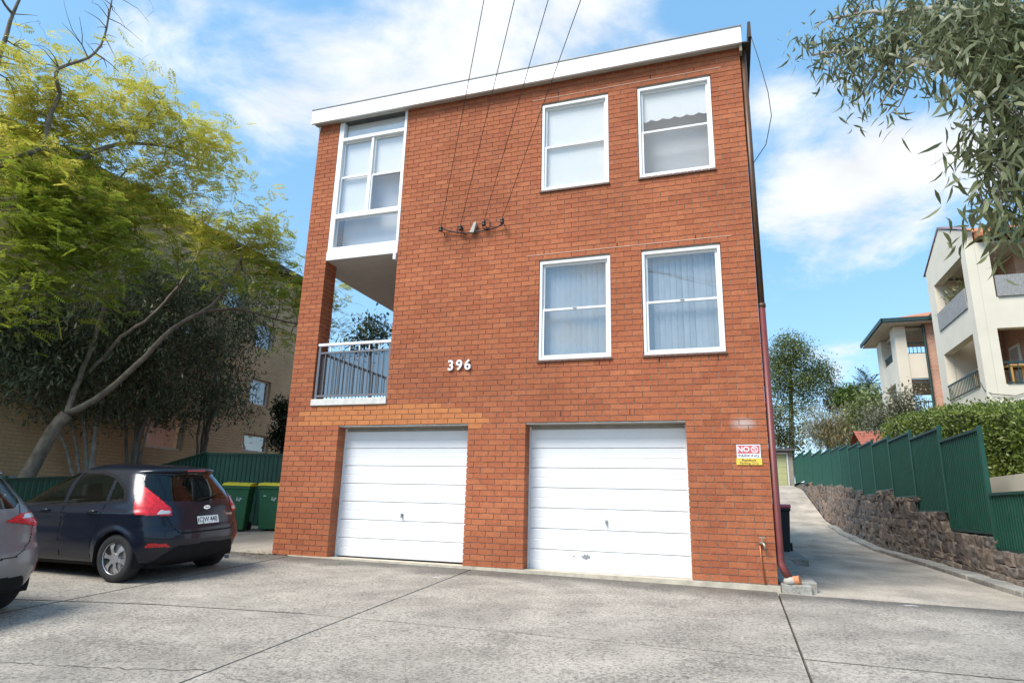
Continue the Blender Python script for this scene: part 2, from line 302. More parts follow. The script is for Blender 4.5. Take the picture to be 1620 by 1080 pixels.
# ---------------------------------------------------------------- main building
bld = thing('apartment_building', 'three-storey red brick apartment block with two white garage doors', 'building')
H = 8.13; CH = .086
TOP = 94
GAR = [(1.08, 3.48), (4.44, 6.84)]
WIN = [(4.62, 5.79, 36, 56), (6.27, 7.45, 36, 56), (4.62, 5.79, 70, 90), (6.27, 7.45, 70, 90)]
OPEN = [(a, c, 0, 25) for a, c in GAR]+WIN+[(.475, 1.975, 29, TOP+2)]
reds = [(.36, .107, .048), (.405, .129, .058), (.425, .139, .062), (.45, .152, .068), (.38, .116, .055), (.415, .133, .058), (.37, .110, .052)]
def brickmat(name, cols, obj):
    def ex(N, L, g, out):
        v = N.new('ShaderNodeTexNoise'); v.inputs['Scale'].default_value = 130; v.inputs['Detail'].default_value = 3
        mp = N.new('ShaderNodeMapping'); mp.inputs['Scale'].default_value = (.35, 1, 1); L(g.outputs['Position'], mp.inputs[0]); L(mp.outputs[0], v.inputs['Vector'])
        r = N.new('ShaderNodeMapRange'); L(v.outputs['Fac'], r.inputs[0]); r.inputs[1].default_value = .3; r.inputs[2].default_value = .7; r.inputs[3].default_value = .72; r.inputs[4].default_value = 1.22
        a = N.new('ShaderNodeMix'); a.data_type = 'RGBA'; a.blend_type = 'MULTIPLY'; a.inputs[0].default_value = 1; L(out, a.inputs[6]); L(r.outputs[0], a.inputs[7])
        # broad weathering, and soot on the lowest courses
        v2 = N.new('ShaderNodeTexNoise'); v2.inputs['Scale'].default_value = .55; v2.inputs['Detail'].default_value = 5; L(g.outputs['Position'], v2.inputs['Vector'])
        r2 = N.new('ShaderNodeMapRange'); L(v2.outputs['Fac'], r2.inputs[0]); r2.inputs[1].default_value = .35; r2.inputs[2].default_value = .65; r2.inputs[3].default_value = .85; r2.inputs[4].default_value = 1.1
        c = N.new('ShaderNodeMix'); c.data_type = 'RGBA'; c.blend_type = 'MULTIPLY'; c.inputs[0].default_value = 1; L(a.outputs[2], c.inputs[6]); L(r2.outputs[0], c.inputs[7])
        # white efflorescence bloom above the parking sign
        s = N.new('ShaderNodeVectorMath'); s.operation = 'SUBTRACT'; L(g.outputs['Position'], s.inputs[0]); s.inputs[1].default_value = (7.62, 0, 2.09)
        sm = N.new('ShaderNodeVectorMath'); sm.operation = 'MULTIPLY'; L(s.outputs[0], sm.inputs[0]); sm.inputs[1].default_value = (4.2, 0, 9)
        ln = N.new('ShaderNodeVectorMath'); ln.operation = 'LENGTH'; L(sm.outputs[0], ln.inputs[0])
        ad = N.new('ShaderNodeMath'); ad.operation = 'MULTIPLY_ADD'; L(v.outputs['Fac'], ad.inputs[0]); ad.inputs[1].default_value = 1.1; L(ln.outputs['Value'], ad.inputs[2])
        rr = N.new('ShaderNodeMapRange'); rr.interpolation_type = 'SMOOTHSTEP'; L(ad.outputs[0], rr.inputs[0]); rr.inputs[1].default_value = .7; rr.inputs[2].default_value = 1.5; rr.inputs[3].default_value = .6; rr.inputs[4].default_value = 0
        e = N.new('ShaderNodeMix'); e.data_type = 'RGBA'; L(rr.outputs[0], e.inputs[0]); L(c.outputs[2], e.inputs[6]); e.inputs[7].default_value = (.62, .56, .52, 1)
        return e.outputs[2]
    return mat(name, (.4, .12, .05), .85, var=.10, scale=11, bump=.45, bscale=150, spec=.25, island=None if obj else cols, obj_var=.0, extra=ex) if not obj else _objbrick(name, cols, ex)
def _objbrick(name, cols, ex):
    m = mat(name, (.4, .12, .05), .85, var=.10, scale=11, bump=.45, bscale=150, spec=.25, obj_var=.01, extra=ex)
    for n in m.node_tree.nodes:
        if n.type == 'VALTORGB':
            e = n.color_ramp.elements
            while len(e) < len(cols): e.new(.5)
            for i, q in enumerate(cols): e[i].position = i/(len(cols)-1); e[i].color = tuple(q)+(1,)
    return m
BRICK_O = brickmat('red_brick', reds, True); BRICK_I = brickmat('red_brick_courses', reds, False)
oranges = [(.47, .168, .062), (.51, .188, .068), (.49, .178, .065), (.53, .198, .072)]
BRICK_OR = _objbrick('orange_brick', oranges, lambda N, L, g, o: o)
BRICK_ORI = mat('orange_brick_courses', (.5, .2, .07), .85, var=.10, scale=11, bump=.45, bscale=150, spec=.25, island=oranges)
GAPB = mat('open_joint', (.03, .02, .016), .95); MORTAR = mat('mortar', (.39, .32, .255), .95, var=.25, scale=14, bump=.3)
# orange replacement bricks over the first garage: course -> x range
ORANGE = {24: (3.48, 3.84), 25: (.36, 3.96), 26: (.48, 3.72), 27: (.36, 3.48), 28: (.60, 2.98)}
pieces = []
for k in range(TOP+1):
    zb = k*CH+.005; h = .076
    if k == TOP: h = .045
    off = 0 if k % 2 else -.12
    x = off
    while x < W-.02:
        segs = [(max(x, 0)+.005, min(x+.24, W)-.005)]
        for (a, c, k0, k1) in OPEN:
            if not (k0 <= k < k1): continue
            nx_ = []
            for (s0, s1) in segs:
                if s1 <= a or s0 >= c: nx_.append((s0, s1)); continue
                if s0 < a: nx_.append((s0, a-.001))
                if s1 > c: nx_.append((c+.001, s1))
            segs = nx_
        for (s0, s1) in segs:
            if s1-s0 < .012: continue
            for (a, c, k0, k1) in OPEN:
                if k0 <= k < k1:
                    if abs(s1-a) < .012: s1 = a-.001
                    if abs(s0-c) < .012: s0 = c+.001
            dep = .11
            for (a, c, k0, k1) in OPEN:
                if k0 <= k < k1 and abs(s1-a) < .009: dep = .235
            if s1 < .5 and 29 <= k < 61: dep = .35
            oc = k in ORANGE and ORANGE[k][0]-.02 <= (s0+s1)/2 <= ORANGE[k][1]
            pieces.append((s0, s1, zb, h, dep, oc))
        x += .24
def psize(p):
    c = np.array([(p[0]+p[1])/2, 0, p[2]])-CAM; return (p[1]-p[0])/ (c@_f)
order = sorted(range(len(pieces)), key=lambda i: -psize(pieces[i]))
single = set(order[:300])
cache = {}; jointm = {True: MB(), False: MB()}
for i, (s0, s1, zb, h, dep, oc) in enumerate(pieces):
    jy = random.uniform(-.0022, .0022); jz = random.uniform(-.0012, .0012); L_ = round(s1-s0, 3)
    if i in single:
        key = (L_, dep)
        if key not in cache: cache[key] = MB().box(-L_/2, L_/2, 0, dep, 0, h).mesh('brick')
        o = bpy.data.objects.new('brick', cache[key]); COL.objects.link(o); o.parent = bld; o.location = ((s0+s1)/2, jy, zb+jz); o.rotation_euler.y = random.uniform(-.004, .004)
        if not cache[key].materials: cache[key].materials.append(BRICK_O)
        if oc: o.material_slots[0].link = 'OBJECT'; o.material_slots[0].material = BRICK_OR
    else: jointm[oc].box(s0, s1, jy, dep, zb+jz, zb+jz+h)
tag(jointm[False].build('brick_courses', BRICK_I, bld), kind='stuff')
tag(jointm[True].build('orange_brick_courses', BRICK_ORI, bld), 'brighter orange replacement bricks over the garage', kind='stuff')
# mortar bed: a wall slab with the openings left free, set just behind the brick faces
xsp = sorted({.004, W-.004}|{v for o in OPEN for v in (o[0]-.013, o[1]+.013)}); zsp = sorted({-.3, H-.01}|{(v*CH) for o in OPEN for v in (o[2], o[3]) if 0 < v < TOP})
def solid(i, j):
    if not (0 <= i < len(xsp)-1 and 0 <= j < len(zsp)-1): return False
    cx, cz = (xsp[i]+xsp[i+1])/2, (zsp[j]+zsp[j+1])/2
    return not any(o[0]-.01 < cx < o[1]+.01 and (o[2]*CH if o[2] else -1) < cz < o[3]*CH for o in OPEN)
b = MB(); YF, YB = .012, .24
for i in range(len(xsp)-1):
    for j in range(len(zsp)-1):
        if not solid(i, j): continue
        x0, x1, z0, z1 = xsp[i], xsp[i+1], zsp[j], zsp[j+1]
        b.quad((x0, YF, z0), (x1, YF, z0), (x1, YF, z1), (x0, YF, z1)); b.quad((x1, YB, z0), (x0, YB, z0), (x0, YB, z1), (x1, YB, z1))
        if not solid(i-1, j): b.quad((x0, YB, z0), (x0, YF, z0), (x0, YF, z1), (x0, YB, z1))
        if not solid(i+1, j): b.quad((x1, YF, z0), (x1, YB, z0), (x1, YB, z1), (x1, YF, z1))
        if not solid(i, j-1): b.quad((x0, YF, z0), (x0, YB, z0), (x1, YB, z0), (x1, YF, z0))
        if not solid(i, j+1): b.quad((x0, YF, z1), (x1, YF, z1), (x1, YB, z1), (x0, YB, z1))
b.build('wall', MORTAR, bld)
def bricktex(name, c1, c2, mo, plane='yz', size=4.17, dirt=.0):
    m = bpy.data.materials.new(name); m.use_nodes = True; N = m.node_tree.nodes; L = m.node_tree.links.new; bs = N['Principled BSDF']; bs.inputs['Roughness'].default_value = .9
    g = N.new('ShaderNodeNewGeometry'); s = N.new('ShaderNodeSeparateXYZ'); c = N.new('ShaderNodeCombineXYZ'); L(g.outputs['Position'], s.inputs[0])
    L(s.outputs[1 if plane == 'yz' else 0], c.inputs[0]); L(s.outputs[2], c.inputs[1])
    t = N.new('ShaderNodeTexBrick'); L(c.outputs[0], t.inputs['Vector']); t.inputs['Color1'].default_value = c1+(1,); t.inputs['Color2'].default_value = c2+(1,); t.inputs['Mortar'].default_value = mo+(1,)
    t.inputs['Scale'].default_value = 1; t.inputs['Brick Width'].default_value = .24; t.inputs['Row Height'].default_value = .086; t.inputs['Mortar Size'].default_value = .006; t.inputs['Mortar Smooth'].default_value = .2
    n = N.new('ShaderNodeTexNoise'); n.inputs['Scale'].default_value = .6; n.inputs['Detail'].default_value = 6; L(g.outputs['Position'], n.inputs['Vector'])
    r = N.new('ShaderNodeMapRange'); L(n.outputs['Fac'], r.inputs[0]); r.inputs[1].default_value = .3; r.inputs[2].default_value = .7; r.inputs[3].default_value = .8; r.inputs[4].default_value = 1.15
    x = N.new('ShaderNodeMix'); x.data_type = 'RGBA'; x.blend_type = 'MULTIPLY'; x.inputs[0].default_value = 1; L(t.outputs['Color'], x.inputs[6]); L(r.outputs[0], x.inputs[7]); L(x.outputs[2], bs.inputs['Base Color'])
    bp = N.new('ShaderNodeBump'); bp.inputs['Distance'].default_value = .012; bp.invert = True; L(t.outputs['Fac'], bp.inputs['Height']); L(bp.outputs[0], bs.inputs['Normal'])
    return m
RED_YZ = bricktex('red_brick_side', (.36, .10, .045), (.44, .13, .055), (.34, .28, .22)); RED_XZ = bricktex('red_brick_back', (.36, .10, .045), (.44, .13, .055), (.34, .28, .22), 'xz')
BD = 14.0
MB().box(W-.25, W-.006, YB+.002, BD, -.3, H-.02).build('side_wall', RED_YZ, bld)
b = MB().box(.006, .25, YB+.002, BD, -.3, 2.40).box(.006, .25, 3.62, BD, 2.41, 5.21).box(.006, .25, YB+.002, BD, 5.43, H-.02); b.build('side_wall', RED_YZ, bld)
MB().box(.26, W-.26, BD-.25, BD-.01, -.3, H-.02).build('back_wall', RED_XZ, bld)
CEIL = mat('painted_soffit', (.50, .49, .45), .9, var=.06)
FLOORM = mat('floor_slab', (.35, .33, .30), .8)
MB().box(.26, W-.26, YB+.01, BD-.27, -.12, -.02).box(2.25, W-.26, YB+.01, BD-.27, 2.40, 2.55).box(2.25, W-.26, YB+.01, BD-.27, 5.24, 5.40).build('floor_slab', FLOORM, bld)
MB().box(2.25, W-.26, 3.2, 3.3, -.01, 2.39).box(2.25, W-.26, 3.2, 3.3, 2.56, 5.23).box(2.25, W-.26, 3.2, 3.3, 5.41, 8.05).build('partition', DARKROOM, bld)
# balcony
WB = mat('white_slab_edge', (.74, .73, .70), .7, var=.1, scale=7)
balc = MB().prism([(.478, -.012), (1.97, -.012), (1.97, 3.6), (.10, 3.6), (.10, .356), (.478, .356)], 2, 5.222, 5.40).build('balcony_slab', WB, bld)
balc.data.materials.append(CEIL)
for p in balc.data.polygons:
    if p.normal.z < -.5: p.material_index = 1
MB().box(.478, 1.972, -.028, .25, 2.50, 2.615).build('balcony_sill', WHITE_OLD, bld, bevel=.008)
MB().box(.10, 2.2, .252, 3.6, 2.38, 2.54).build('balcony_floor', FLOORM, bld)
MB().box(1.985, 2.2, YB+.004, 3.6, 2.56, 5.2).box(1.985, 2.2, YB+.004, 3.6, 5.43, H-.03).build('balcony_wall', RED_YZ, bld)
MB().box(.26, 1.98, 3.62, 3.85, 2.56, 5.2).build('balcony_back_wall', RED_XZ, bld)
MB().box(1.90, 1.955, -.035, .06, 5.10, 5.205).build('junction_box', WHITE, bld)
GREYM = mat('grey_metal', (.16, .165, .18), .5, .3, var=.1)
rl = MB().box(.49, 1.968, .02, .075, 3.585, 3.63).build('balcony_railing', WHITE, bld)
MB().box(.50, .545, .03, .065, 2.62, 3.583).build('post', GREYM, rl); MB().box(1.92, 1.962, .03, .065, 2.62, 3.583).build('post', GREYM, rl)
MB().box(.547, 1.918, .032, .063, 3.44, 3.475).box(.547, 1.918, .032, .063, 2.66, 2.695).build('rail', GREYM, rl)
for i in range(13):
    x = .547+1.371*(i+1)/14; MB().box(x-.007, x+.007, .04, .055, 2.697, 3.438).build('baluster', GREYM, rl)
    if i % 2: MB().box(x-.008, x+.008, .038, .057, 3.477, 3.583).build('baluster', WHITE, rl)
def mesh_screen():
    m = bpy.data.materials.new('shade_mesh'); m.use_nodes = True; N = m.node_tree.nodes; L = m.node_tree.links.new; bs = N['Principled BSDF']; bs.inputs['Base Color'].default_value = (.05, .055, .06, 1); bs.inputs['Roughness'].default_value = .9
    t = N.new('ShaderNodeBsdfTransparent'); x = N.new('ShaderNodeMixShader'); x.inputs[0].default_value = .72; L(t.outputs[0], x.inputs[1]); L(bs.outputs[0], x.inputs[2]); L(x.outputs[0], N['Material Output'].inputs[0]); return m
MB().quad((.547, .07, 2.66), (1.918, .07, 2.66), (1.918, .07, 3.47), (.547, .07, 3.47)).build('shade_mesh', mesh_screen(), rl)
sr = MB().box(.11, .155, .36, 3.6, 3.585, 3.63).build('side_railing', GREYM, bld)
MB().box(.115, .15, .36, 3.6, 2.66, 2.69).build('rail', GREYM, sr)
for i in range(26):
    y = .42+3.1*i/25; MB().box(.125, .14, y-.008, y+.008, 2.692, 3.583).build('baluster', GREYM, sr)
# windows
GLASS = glass('window_glass', (.965, .975, .975), 2.15, 0, .10)
SILLB = mat('sill_tile', (.16, .085, .06), .7, var=.3, scale=30, bump=.3)
SLATM = mat('vertical_blind', (.46, .50, .52), .8, var=.05); BLIND_REFL = mat('blind_and_reflection_white', (.90, .90, .89), .8, var=.02); SKYREFL = mat('sky_reflection_grey', (.62, .63, .65), .9, var=.08, scale=1.5); CURT = mat('sheer_curtain', (.78, .79, .80), .9, var=.05)
def ring(b, x0, x1, z0, z1, w, y0, y1):
    return b.box(x0, x0+w, y0, y1, z0, z1).box(x1-w, x1, y0, y1, z0, z1).box(x0+w, x1-w, y0, y1, z1-w, z1).box(x0+w, x1-w, y0, y1, z0, z0+w)
def sash_window(x0, x1, k0, k1, kind):
    z0, z1 = k0*CH+.035, k1*CH-.03; x0 += .006; x1 -= .006
    w = ring(MB(), x0, x1, z0, z1, .045, .018, .10).build('window', WHITE, bld, bevel=.003)
    zm = z0+(z1-z0)*.5; a, c = x0+.047, x1-.047
    MB().box(x0, x1, .03, .24, z1+.002, z1+.027).build('head_trim', mat('head_trim_paint', (.45, .43, .38), .8) if 'head_trim_paint' not in bpy.data.materials else bpy.data.materials['head_trim_paint'], w)  # plain grey-beige strip closing the gap above the frame
    ring(MB(), a, c, z0+.047, zm+.018, .034, .036, .062).build('lower_sash', WHITE, w); ring(MB(), a, c, zm-.016, z1-.047, .034, .068, .094).build('upper_sash', WHITE, w)
    MB().box(a+.036, c-.036, .046, .05, z0+.083, zm-.018).build('pane', GLASS, w); MB().box(a+.036, c-.036, .078, .082, zm+.02, z1-.083).build('pane', GLASS, w)
    s = MB(); n = 11; zt = z0-.002
    for i in range(n):
        q0 = x0-.02+(x1-x0+.04)*i/n; q1 = x0-.02+(x1-x0+.04)*(i+1)/n-.006
        s.add([(q0, -.03, zt-.035), (q1, -.03, zt-.035), (q1, .09, zt-.022), (q0, .09, zt-.022), (q0, -.03, zt-.004), (q1, -.03, zt-.004), (q1, .09, zt), (q0, .09, zt)], [(0,3,2,1),(4,5,6,7),(0,1,5,4),(1,2,6,5),(2,3,7,6),(3,0,4,7)])
    s.build('sill', SILLB, w)
    xm = (x0+x1)/2
    if kind == 'slats':
        MB().box(xm-.03, xm+.03, .02, .036, zm+.005, zm+.018).build('latch', STEEL, w)
        me = MB().box(-.044, .044, -.0012, .0012, 0, z1-z0-.06).mesh('blind_slat'); me.materials.append(SLATM); n = 12
        for i in range(n):
            o = bpy.data.objects.new('blind_slat', me); COL.objects.link(o); o.parent = w; o.location = (a+.05+(c-a-.1)*i/(n-1), .2, z0+.03); o.rotation_euler.z = R(random.uniform(8, 22))
    else:
        zb = zm+(.27 if kind == 'half' else .03)
        pts = [(a-.03, z1-.04)]; n = 6
        hem = []
        for i in range(n*8+1):
            t = i/(n*8); hem.append((a-.03+(c-a+.06)*t, zb-.035*abs(math.sin(math.pi*n*t))))
        poly = hem+[(c+.03, z1-.02), (a-.03, z1-.02)]
        MB().prism(poly, 1, .118, .121).build('scalloped_blind', BLIND_REFL, w)
        if kind == 'full':
            MB().box(a-.03, c+.03, .106, .109, z0+.02, zb+.04).build('blind_reflection_panel', BLIND_REFL, w)  # flat white panel added behind the lower sash, imitating its bright reflection
        else: MB().box(a-.10, c+.10, .36, .365, z0-.1, z1).build('reflection_screen', SKYREFL, w)  # pale screen added behind the glass, standing in for mirrored cloud
    return w
for (x0, x1, k0, k1), kd in zip(WIN, ('slats', 'slats', 'full', 'half')): sash_window(x0, x1, k0, k1, kd)
# enclosed upper balcony: white frame, fan light, two pairs of sashes, wide lower pane
w = MB().box(.482, .585, .0, .12, 5.403, 8.12).box(1.915, 1.968, .0, .12, 5.403, 8.12).box(.585, 1.915, .0, .12, 7.70, 7.765).box(.585, 1.915, .0, .12, 6.055, 6.14).box(.585, 1.915, .0, .12, 5.403, 5.47).box(1.215, 1.265, .02, .12, 6.14, 7.70).build('balcony_window', WHITE, bld, bevel=.003)
for (a, c, z0, z1, y) in ((.587, 1.213, 6.142, 6.93, .05), (.587, 1.213, 6.93, 7.698, .08), (1.267, 1.913, 6.142, 6.90, .05), (1.267, 1.913, 6.90, 7.698, .08)):
    ring(MB(), a, c, z0, z1, .028, y-.014, y+.014).build('sash', WHITE, w); MB().box(a+.03, c-.03, y-.002, y+.002, z0+.03, z1-.03).build('pane', GLASS, w)
MB().box(.587, 1.913, .07, .074, 7.767, 8.118).build('pane', GLASS, w); MB().box(.587, 1.913, .04, .044, 5.472, 6.053).build('pane', GLASS, w)
for (a, c, z0, z1) in ((.587, 1.913, 7.77, 8.10), (.59, 1.21, 6.15, 7.69), (1.27, 1.91, 6.93, 7.69)): MB().box(a, c, .125, .128, z0, z1).build('blind_reflection_panel', BLIND_REFL, w)  # top panel is added to imitate mirrored sky; sash panels are white blinds
MB().box(.59, 1.91, .30, .303, 5.45, 7.0).build('reflection_screen', SKYREFL, w)  # added pale backing that imitates bright sky mirrored in the lower panes
FLASH = mat('lintel_flashing', (.62, .42, .30), .8)
for (a, c, z) in ((4.45, 7.62, 7.828), (4.40, 7.62, 4.902)): MB().box(a, c, -.006, .02, z, z+.009).build('flashing', FLASH, bld)
for (x, z) in ((4.92, 7.872), (6.5, 7.9), (7.2, 7.87), (4.7, 4.945), (5.9, 4.94), (7.1, 4.94), (4.75, 3.045), (5.6, 3.045), (6.5, 3.045), (7.33, 3.045), (5.0, 2.28), (6.05, 2.28)): MB().box(x-.006, x+.006, -.004, .02, z-.035, z+.035).build('weep_hole', GAPB, bld)
# garage doors
DOORW = mat('white_door_paint', (.80, .80, .80), .4, var=.03, scale=2, extra=None)
SCR = mat('bare_metal_scrape', (.30, .30, .31), .5, .3)
for gi, (x0, x1) in enumerate(GAR):
    zt, zb = 25*CH, gz((x0+x1)/2, 0)+.025; y = .245
    d = MB().box(x0+.03, x1-.03, y+.0, y+.05, zt-.075, zt-.024).build('garage_door', mat('head_rail%d' % gi, (.30, .28, .24), .8), bld)
    for (ja, jc) in ((x0-.002, x0+.028), (x1-.028, x1+.002)): MB().box(ja, jc, y-.02, y+.06, zb-.05, zt-.03).build('jamb', WHITE, d)
    MB().box(x0+.002, x1-.002, .012, .30, zt-.022, zt-.004).build('lintel', mat('steel_lintel%d' % gi, (.36, .34, .31), .7, .2), d)
    n = 7; hh = (zt-.075-zb-.012)/n
    for i in range(n):
        z = zb+.012+i*hh; a, c = x0+.031, x1-.031
        # folded sheet profile: bottom lip, face, mid groove, face, top lip
        pr = [(y+.045, z+.002), (y+.010, z+.003), (y, z+.014), (y, z+hh*.5-.008), (y+.005, z+hh*.5), (y, z+hh*.5+.008), (y, z+hh-.014), (y+.008, z+hh-.003), (y+.045, z+hh-.002)]
        b = MB().prism(pr, 0, a, c); b.build('door_panel', DOORW, d)
    xm = (x0+x1)/2; hz_ = .71
    hd = MB().lathe([(.022, -.012), (.026, -.006), (.024, 0)], (xm, y-.004, hz_), 1, 16).box(xm-.008, xm+.008, y-.045, y-.01, hz_-.05, hz_+.012)
    hd.build('handle', STEEL, d)
    if gi:
        for (cx, cz, s) in ((5.33, .20, .062), (5.15, .205, .018)):
            n_ = 13; MB().prism([(cx+s*(1+.35*math.sin(i*2.3))*math.cos(i*2*math.pi/n_), cz+.55*s*(1+.3*math.cos(i*3.1))*math.sin(i*2*math.pi/n_)) for i in range(n_)], 1, y-.0025, y-.0005).build('scrape', SCR, d)
# garage interior is closed off by a brick cross wall
MB().box(3.49, 4.43, .26, 3.19, -.02, 2.38).build('partition', DARKROOM, bld)
# roof: deck, white front fascia with metal cap, dark side eaves
ROOFM = mat('roof_metal', (.10, .10, .10), .6, .2)
MB().box(-.05, W+.10, .02, BD+.1, H+.0, H+.10).build('roof', ROOFM, bld)
MB().box(-.085, W+.03, -.16, -.12, 8.105, 8.40).build('fascia', WHITE, bld)
MB().box(-.075, W+.02, -.118, .015, 8.135, 8.155).build('soffit', mat('soffit_paint', (.45, .44, .40), .8), bld)
MB().box(-.10, W+.04, -.172, .0, 8.402, 8.418).build('fascia_cap', mat('cap_metal', (.20, .19, .18), .5, .4), bld)
EAVE = mat('dark_stained_timber', (.035, .022, .014), .7, var=.3)
MB().box(W+.002, W+.17, -.11, BD, 8.12, 8.14).build('side_soffit', EAVE, bld); MB().box(W+.13, W+.175, -.20, BD, 8.142, 8.42).build('barge_board', EAVE, bld)
MB().box(W-.01, W+.03, -.119, .02, 7.98, 8.10).build('timber_packer', mat('grey_timber', (.25, .23, .17), .9), bld)
MB().box(.005, .035, -.02, .02, 8.02, 8.104).build('timber_packer', WHITE, bld)
# down pipe: brown above, red below, kicked out over the step
PB = mat('brown_pipe_paint', (.10, .045, .018), .45, var=.15); PR = mat('red_pipe_paint', (.165, .036, .030), .45, var=.12)
dp = MB().tube([(W+.047, .065, 8.12), (W+.047, .065, 3.80)], .046, 16).build('downpipe', PB, bld, smooth=True)
MB().tube([(W+.049, .065, 3.797), (W+.049, .065, .30), (W+.056, .055, .24), (W+.13, -.01, .09)], .048, 16).build('lower_pipe', PR, dp, smooth=True)
MB().tube([(W+.053, .065, 3.77), (W+.053, .065, 3.83)], .052, 16).build('pipe_collar', PB, dp, smooth=True)
st = thing('concrete_step', 'small concrete block step with mortar at the foot of the red downpipe', 'step', (8.16, .06, gz(8.1, 0)))
MB().box(W+.03, 8.31, -.08, .19, gz(8.1, 0)-.05, gz(8.1, 0)+.105).build('block', CONC3, st, bevel=.015)
b = MB(); b.lathe([(.0, 0), (.085, 0), (.075, .05), (.05, .085), (.0, .09)], (W+.14, .0, gz(8.1, 0)+.106), 2, 12); b.build('mortar_dollop', mat('pale_mortar', (.45, .42, .35), .95, bump=.6, bscale=30), st, smooth=True)
b = MB().tube([(W+.17, .0, gz(8.1, 0)+.14), (W+.26, -.03, gz(8.1, 0)+.16)], [.06, .058], 14); b.build('clay_pipe', mat('terracotta', (.50, .20, .09), .8), st)
# ---------------------------------------------------------------- fixtures on the facade
FR = (math.pi/2, 0, 0)
NUMW = mat('white_numerals', (.78, .78, .78), .4); NUMD = mat('numeral_edge', (.05, .05, .07), .5)
hn = thing('house_number', 'white metal numerals 396 fixed to the red brick wall', 'number', (3.28, 0, 3.0))
for ch, x in (('3', 3.135), ('9', 3.285), ('6', 3.435)):
    o = lettering(ch, .235, NUMW, hn, (x-3.28, -.022, .10), FR, .012, bold=.02, name='numeral')
sg = thing('parking_sign', 'white and red NO PARKING plate above a yellow residents plate on brick', 'sign', (7.66, 0, 1.53))
SR = mat('faded_red_print', (.62, .12, .13), .5); SW = mat('sign_white', (.80, .80, .80), .4); SY = mat('sign_yellow', (.80, .56, .07), .5); SK = mat('sign_black', (.03, .03, .05), .5)
MB().box(7.505, 7.815, -.011, -.007, 1.615, 1.80).build('plate', SW, sg); MB().box(7.495, 7.825, -.013, -.008, 1.525, 1.613).build('yellow_plate', SY, sg)
MB().box(7.518, 7.802, -.0125, -.0112, 1.68, 1.788).build('red_panel', SR, sg)
lettering('NO', .098, SW, sg, (7.592-7.66, -.0132, 1.733-1.53), FR, .0006, bold=.025, sx=1.05); lettering('PARKING', .052, SK, sg, (0, -.0118, 1.646-1.53), FR, .0006, bold=.008, sx=1.25)
rd = MB(); n = 28
for r0, r1 in ((.034, .046),):
    for i in range(n):
        a, c = 2*math.pi*i/n, 2*math.pi*(i+1)/n; X, Z, y = 7.738, 1.734, -.0135
        rd.quad((X+r0*math.cos(a), y, Z+r0*math.sin(a)), (X+r1*math.cos(a), y, Z+r1*math.sin(a)), (X+r1*math.cos(c), y, Z+r1*math.sin(c)), (X+r0*math.cos(c), y, Z+r0*math.sin(c)))
rd.quad((7.706, -.0137, 1.757), (7.713, -.0137, 1.764), (7.770, -.0137, 1.711), (7.763, -.0137, 1.704)); rd.build('roundel', SW, sg)
lettering('P', .06, SW, sg, (7.738-7.66, -.0133, 1.733-1.53), FR, .0004, bold=.01)
lettering('Residents', .047, SK, sg, (0, -.0138, 1.587-1.53), FR, .0006, bold=.012, sx=1.0); lettering('Parking Only', .043, SK, sg, (0, -.0138, 1.548-1.53), FR, .0006, sx=1.1)
COPPER = mat('copper_pipe', (.48, .20, .10), .45, .5, var=.2); BRASS = mat('weathered_brass', (.42, .38, .30), .45, .7)
tp = thing('garden_tap', 'brass garden tap on a bare copper pipe at the brick corner', 'tap', (7.75, 0, 0))
MB().tube([(7.725, -.02, .50), (7.73, -.022, .3), (7.765, -.024, -.04)], .010, 8).build('pipe', COPPER, tp, smooth=True)
MB().tube([(7.715, -.02, .50), (7.745, -.05, .515), (7.775, -.10, .50), (7.785, -.115, .44)], [.013, .018, .016, .013], 10).build('spout', BRASS, tp, smooth=True)
MB().tube([(7.755, -.06, .52), (7.755, -.06, .58)], .008, 8).box(7.715, 7.795, -.066, -.054, .575, .588).build('handle', BRASS, tp)
DARKP = mat('dark_porcelain', (.05, .03, .025), .35); CABLE = mat('black_cable', (.02, .018, .018), .6); WIREM = mat('overhead_wire', (.045, .03, .028), .6)
ib = thing('service_bracket', 'row of dark insulators with looped black cable on the brick wall', 'bracket', (3.42, 0, 5.5))
INS = [(2.86, 5.53), (3.23, 5.51), (3.66, 5.54), (3.99, 5.545)]
for (x, z) in INS:
    MB().tube([(x, .005, z-.02), (x, -.10, z-.02), (x, -.12, z+.02)], .009, 8).build('bolt', STEEL, ib)
    MB().lathe([(.012, -.05), (.034, -.045), (.036, -.02), (.022, -.01), (.036, 0), (.034, .03), (.016, .045)], (x, -.12, z+.0), 2, 14).build('insulator', DARKP, ib, smooth=True)
cb = [(2.86, -.06, 5.56), (3.0, -.05, 5.50), (3.15, -.04, 5.46), (3.28, -.04, 5.425), (3.42, -.05, 5.43), (3.55, -.05, 5.43), (3.72, -.05, 5.44), (3.88, -.05, 5.47), (3.99, -.06, 5.52)]
MB().tube(cb, .013, 8).build('cable', CABLE, ib, smooth=True)
for (x, z, rr) in ((3.20, 5.50, .055), (3.69, 5.53, .075)):
    MB().tube([(x+rr*math.cos(a), -.07, z+rr*1.15*math.sin(a)) for a in np.linspace(0, 2*math.pi, 18)], .008, 6).build('cable_loop', CABLE, ib, smooth=True)
MB().add([(3.38, -.08, 5.42), (3.46, -.08, 5.42), (3.50, -.08, 5.60), (3.46, -.08, 5.60), (3.38, -.02, 5.42), (3.46, -.02, 5.42), (3.50, -.02, 5.60), (3.46, -.02, 5.60)], [(0,1,2,3),(4,7,6,5),(0,4,5,1),(1,5,6,2),(2,6,7,3),(3,7,4,0)]).build('clamp', mat('grey_clamp', (.45, .43, .38), .7), ib)
POLE = None; ends = []
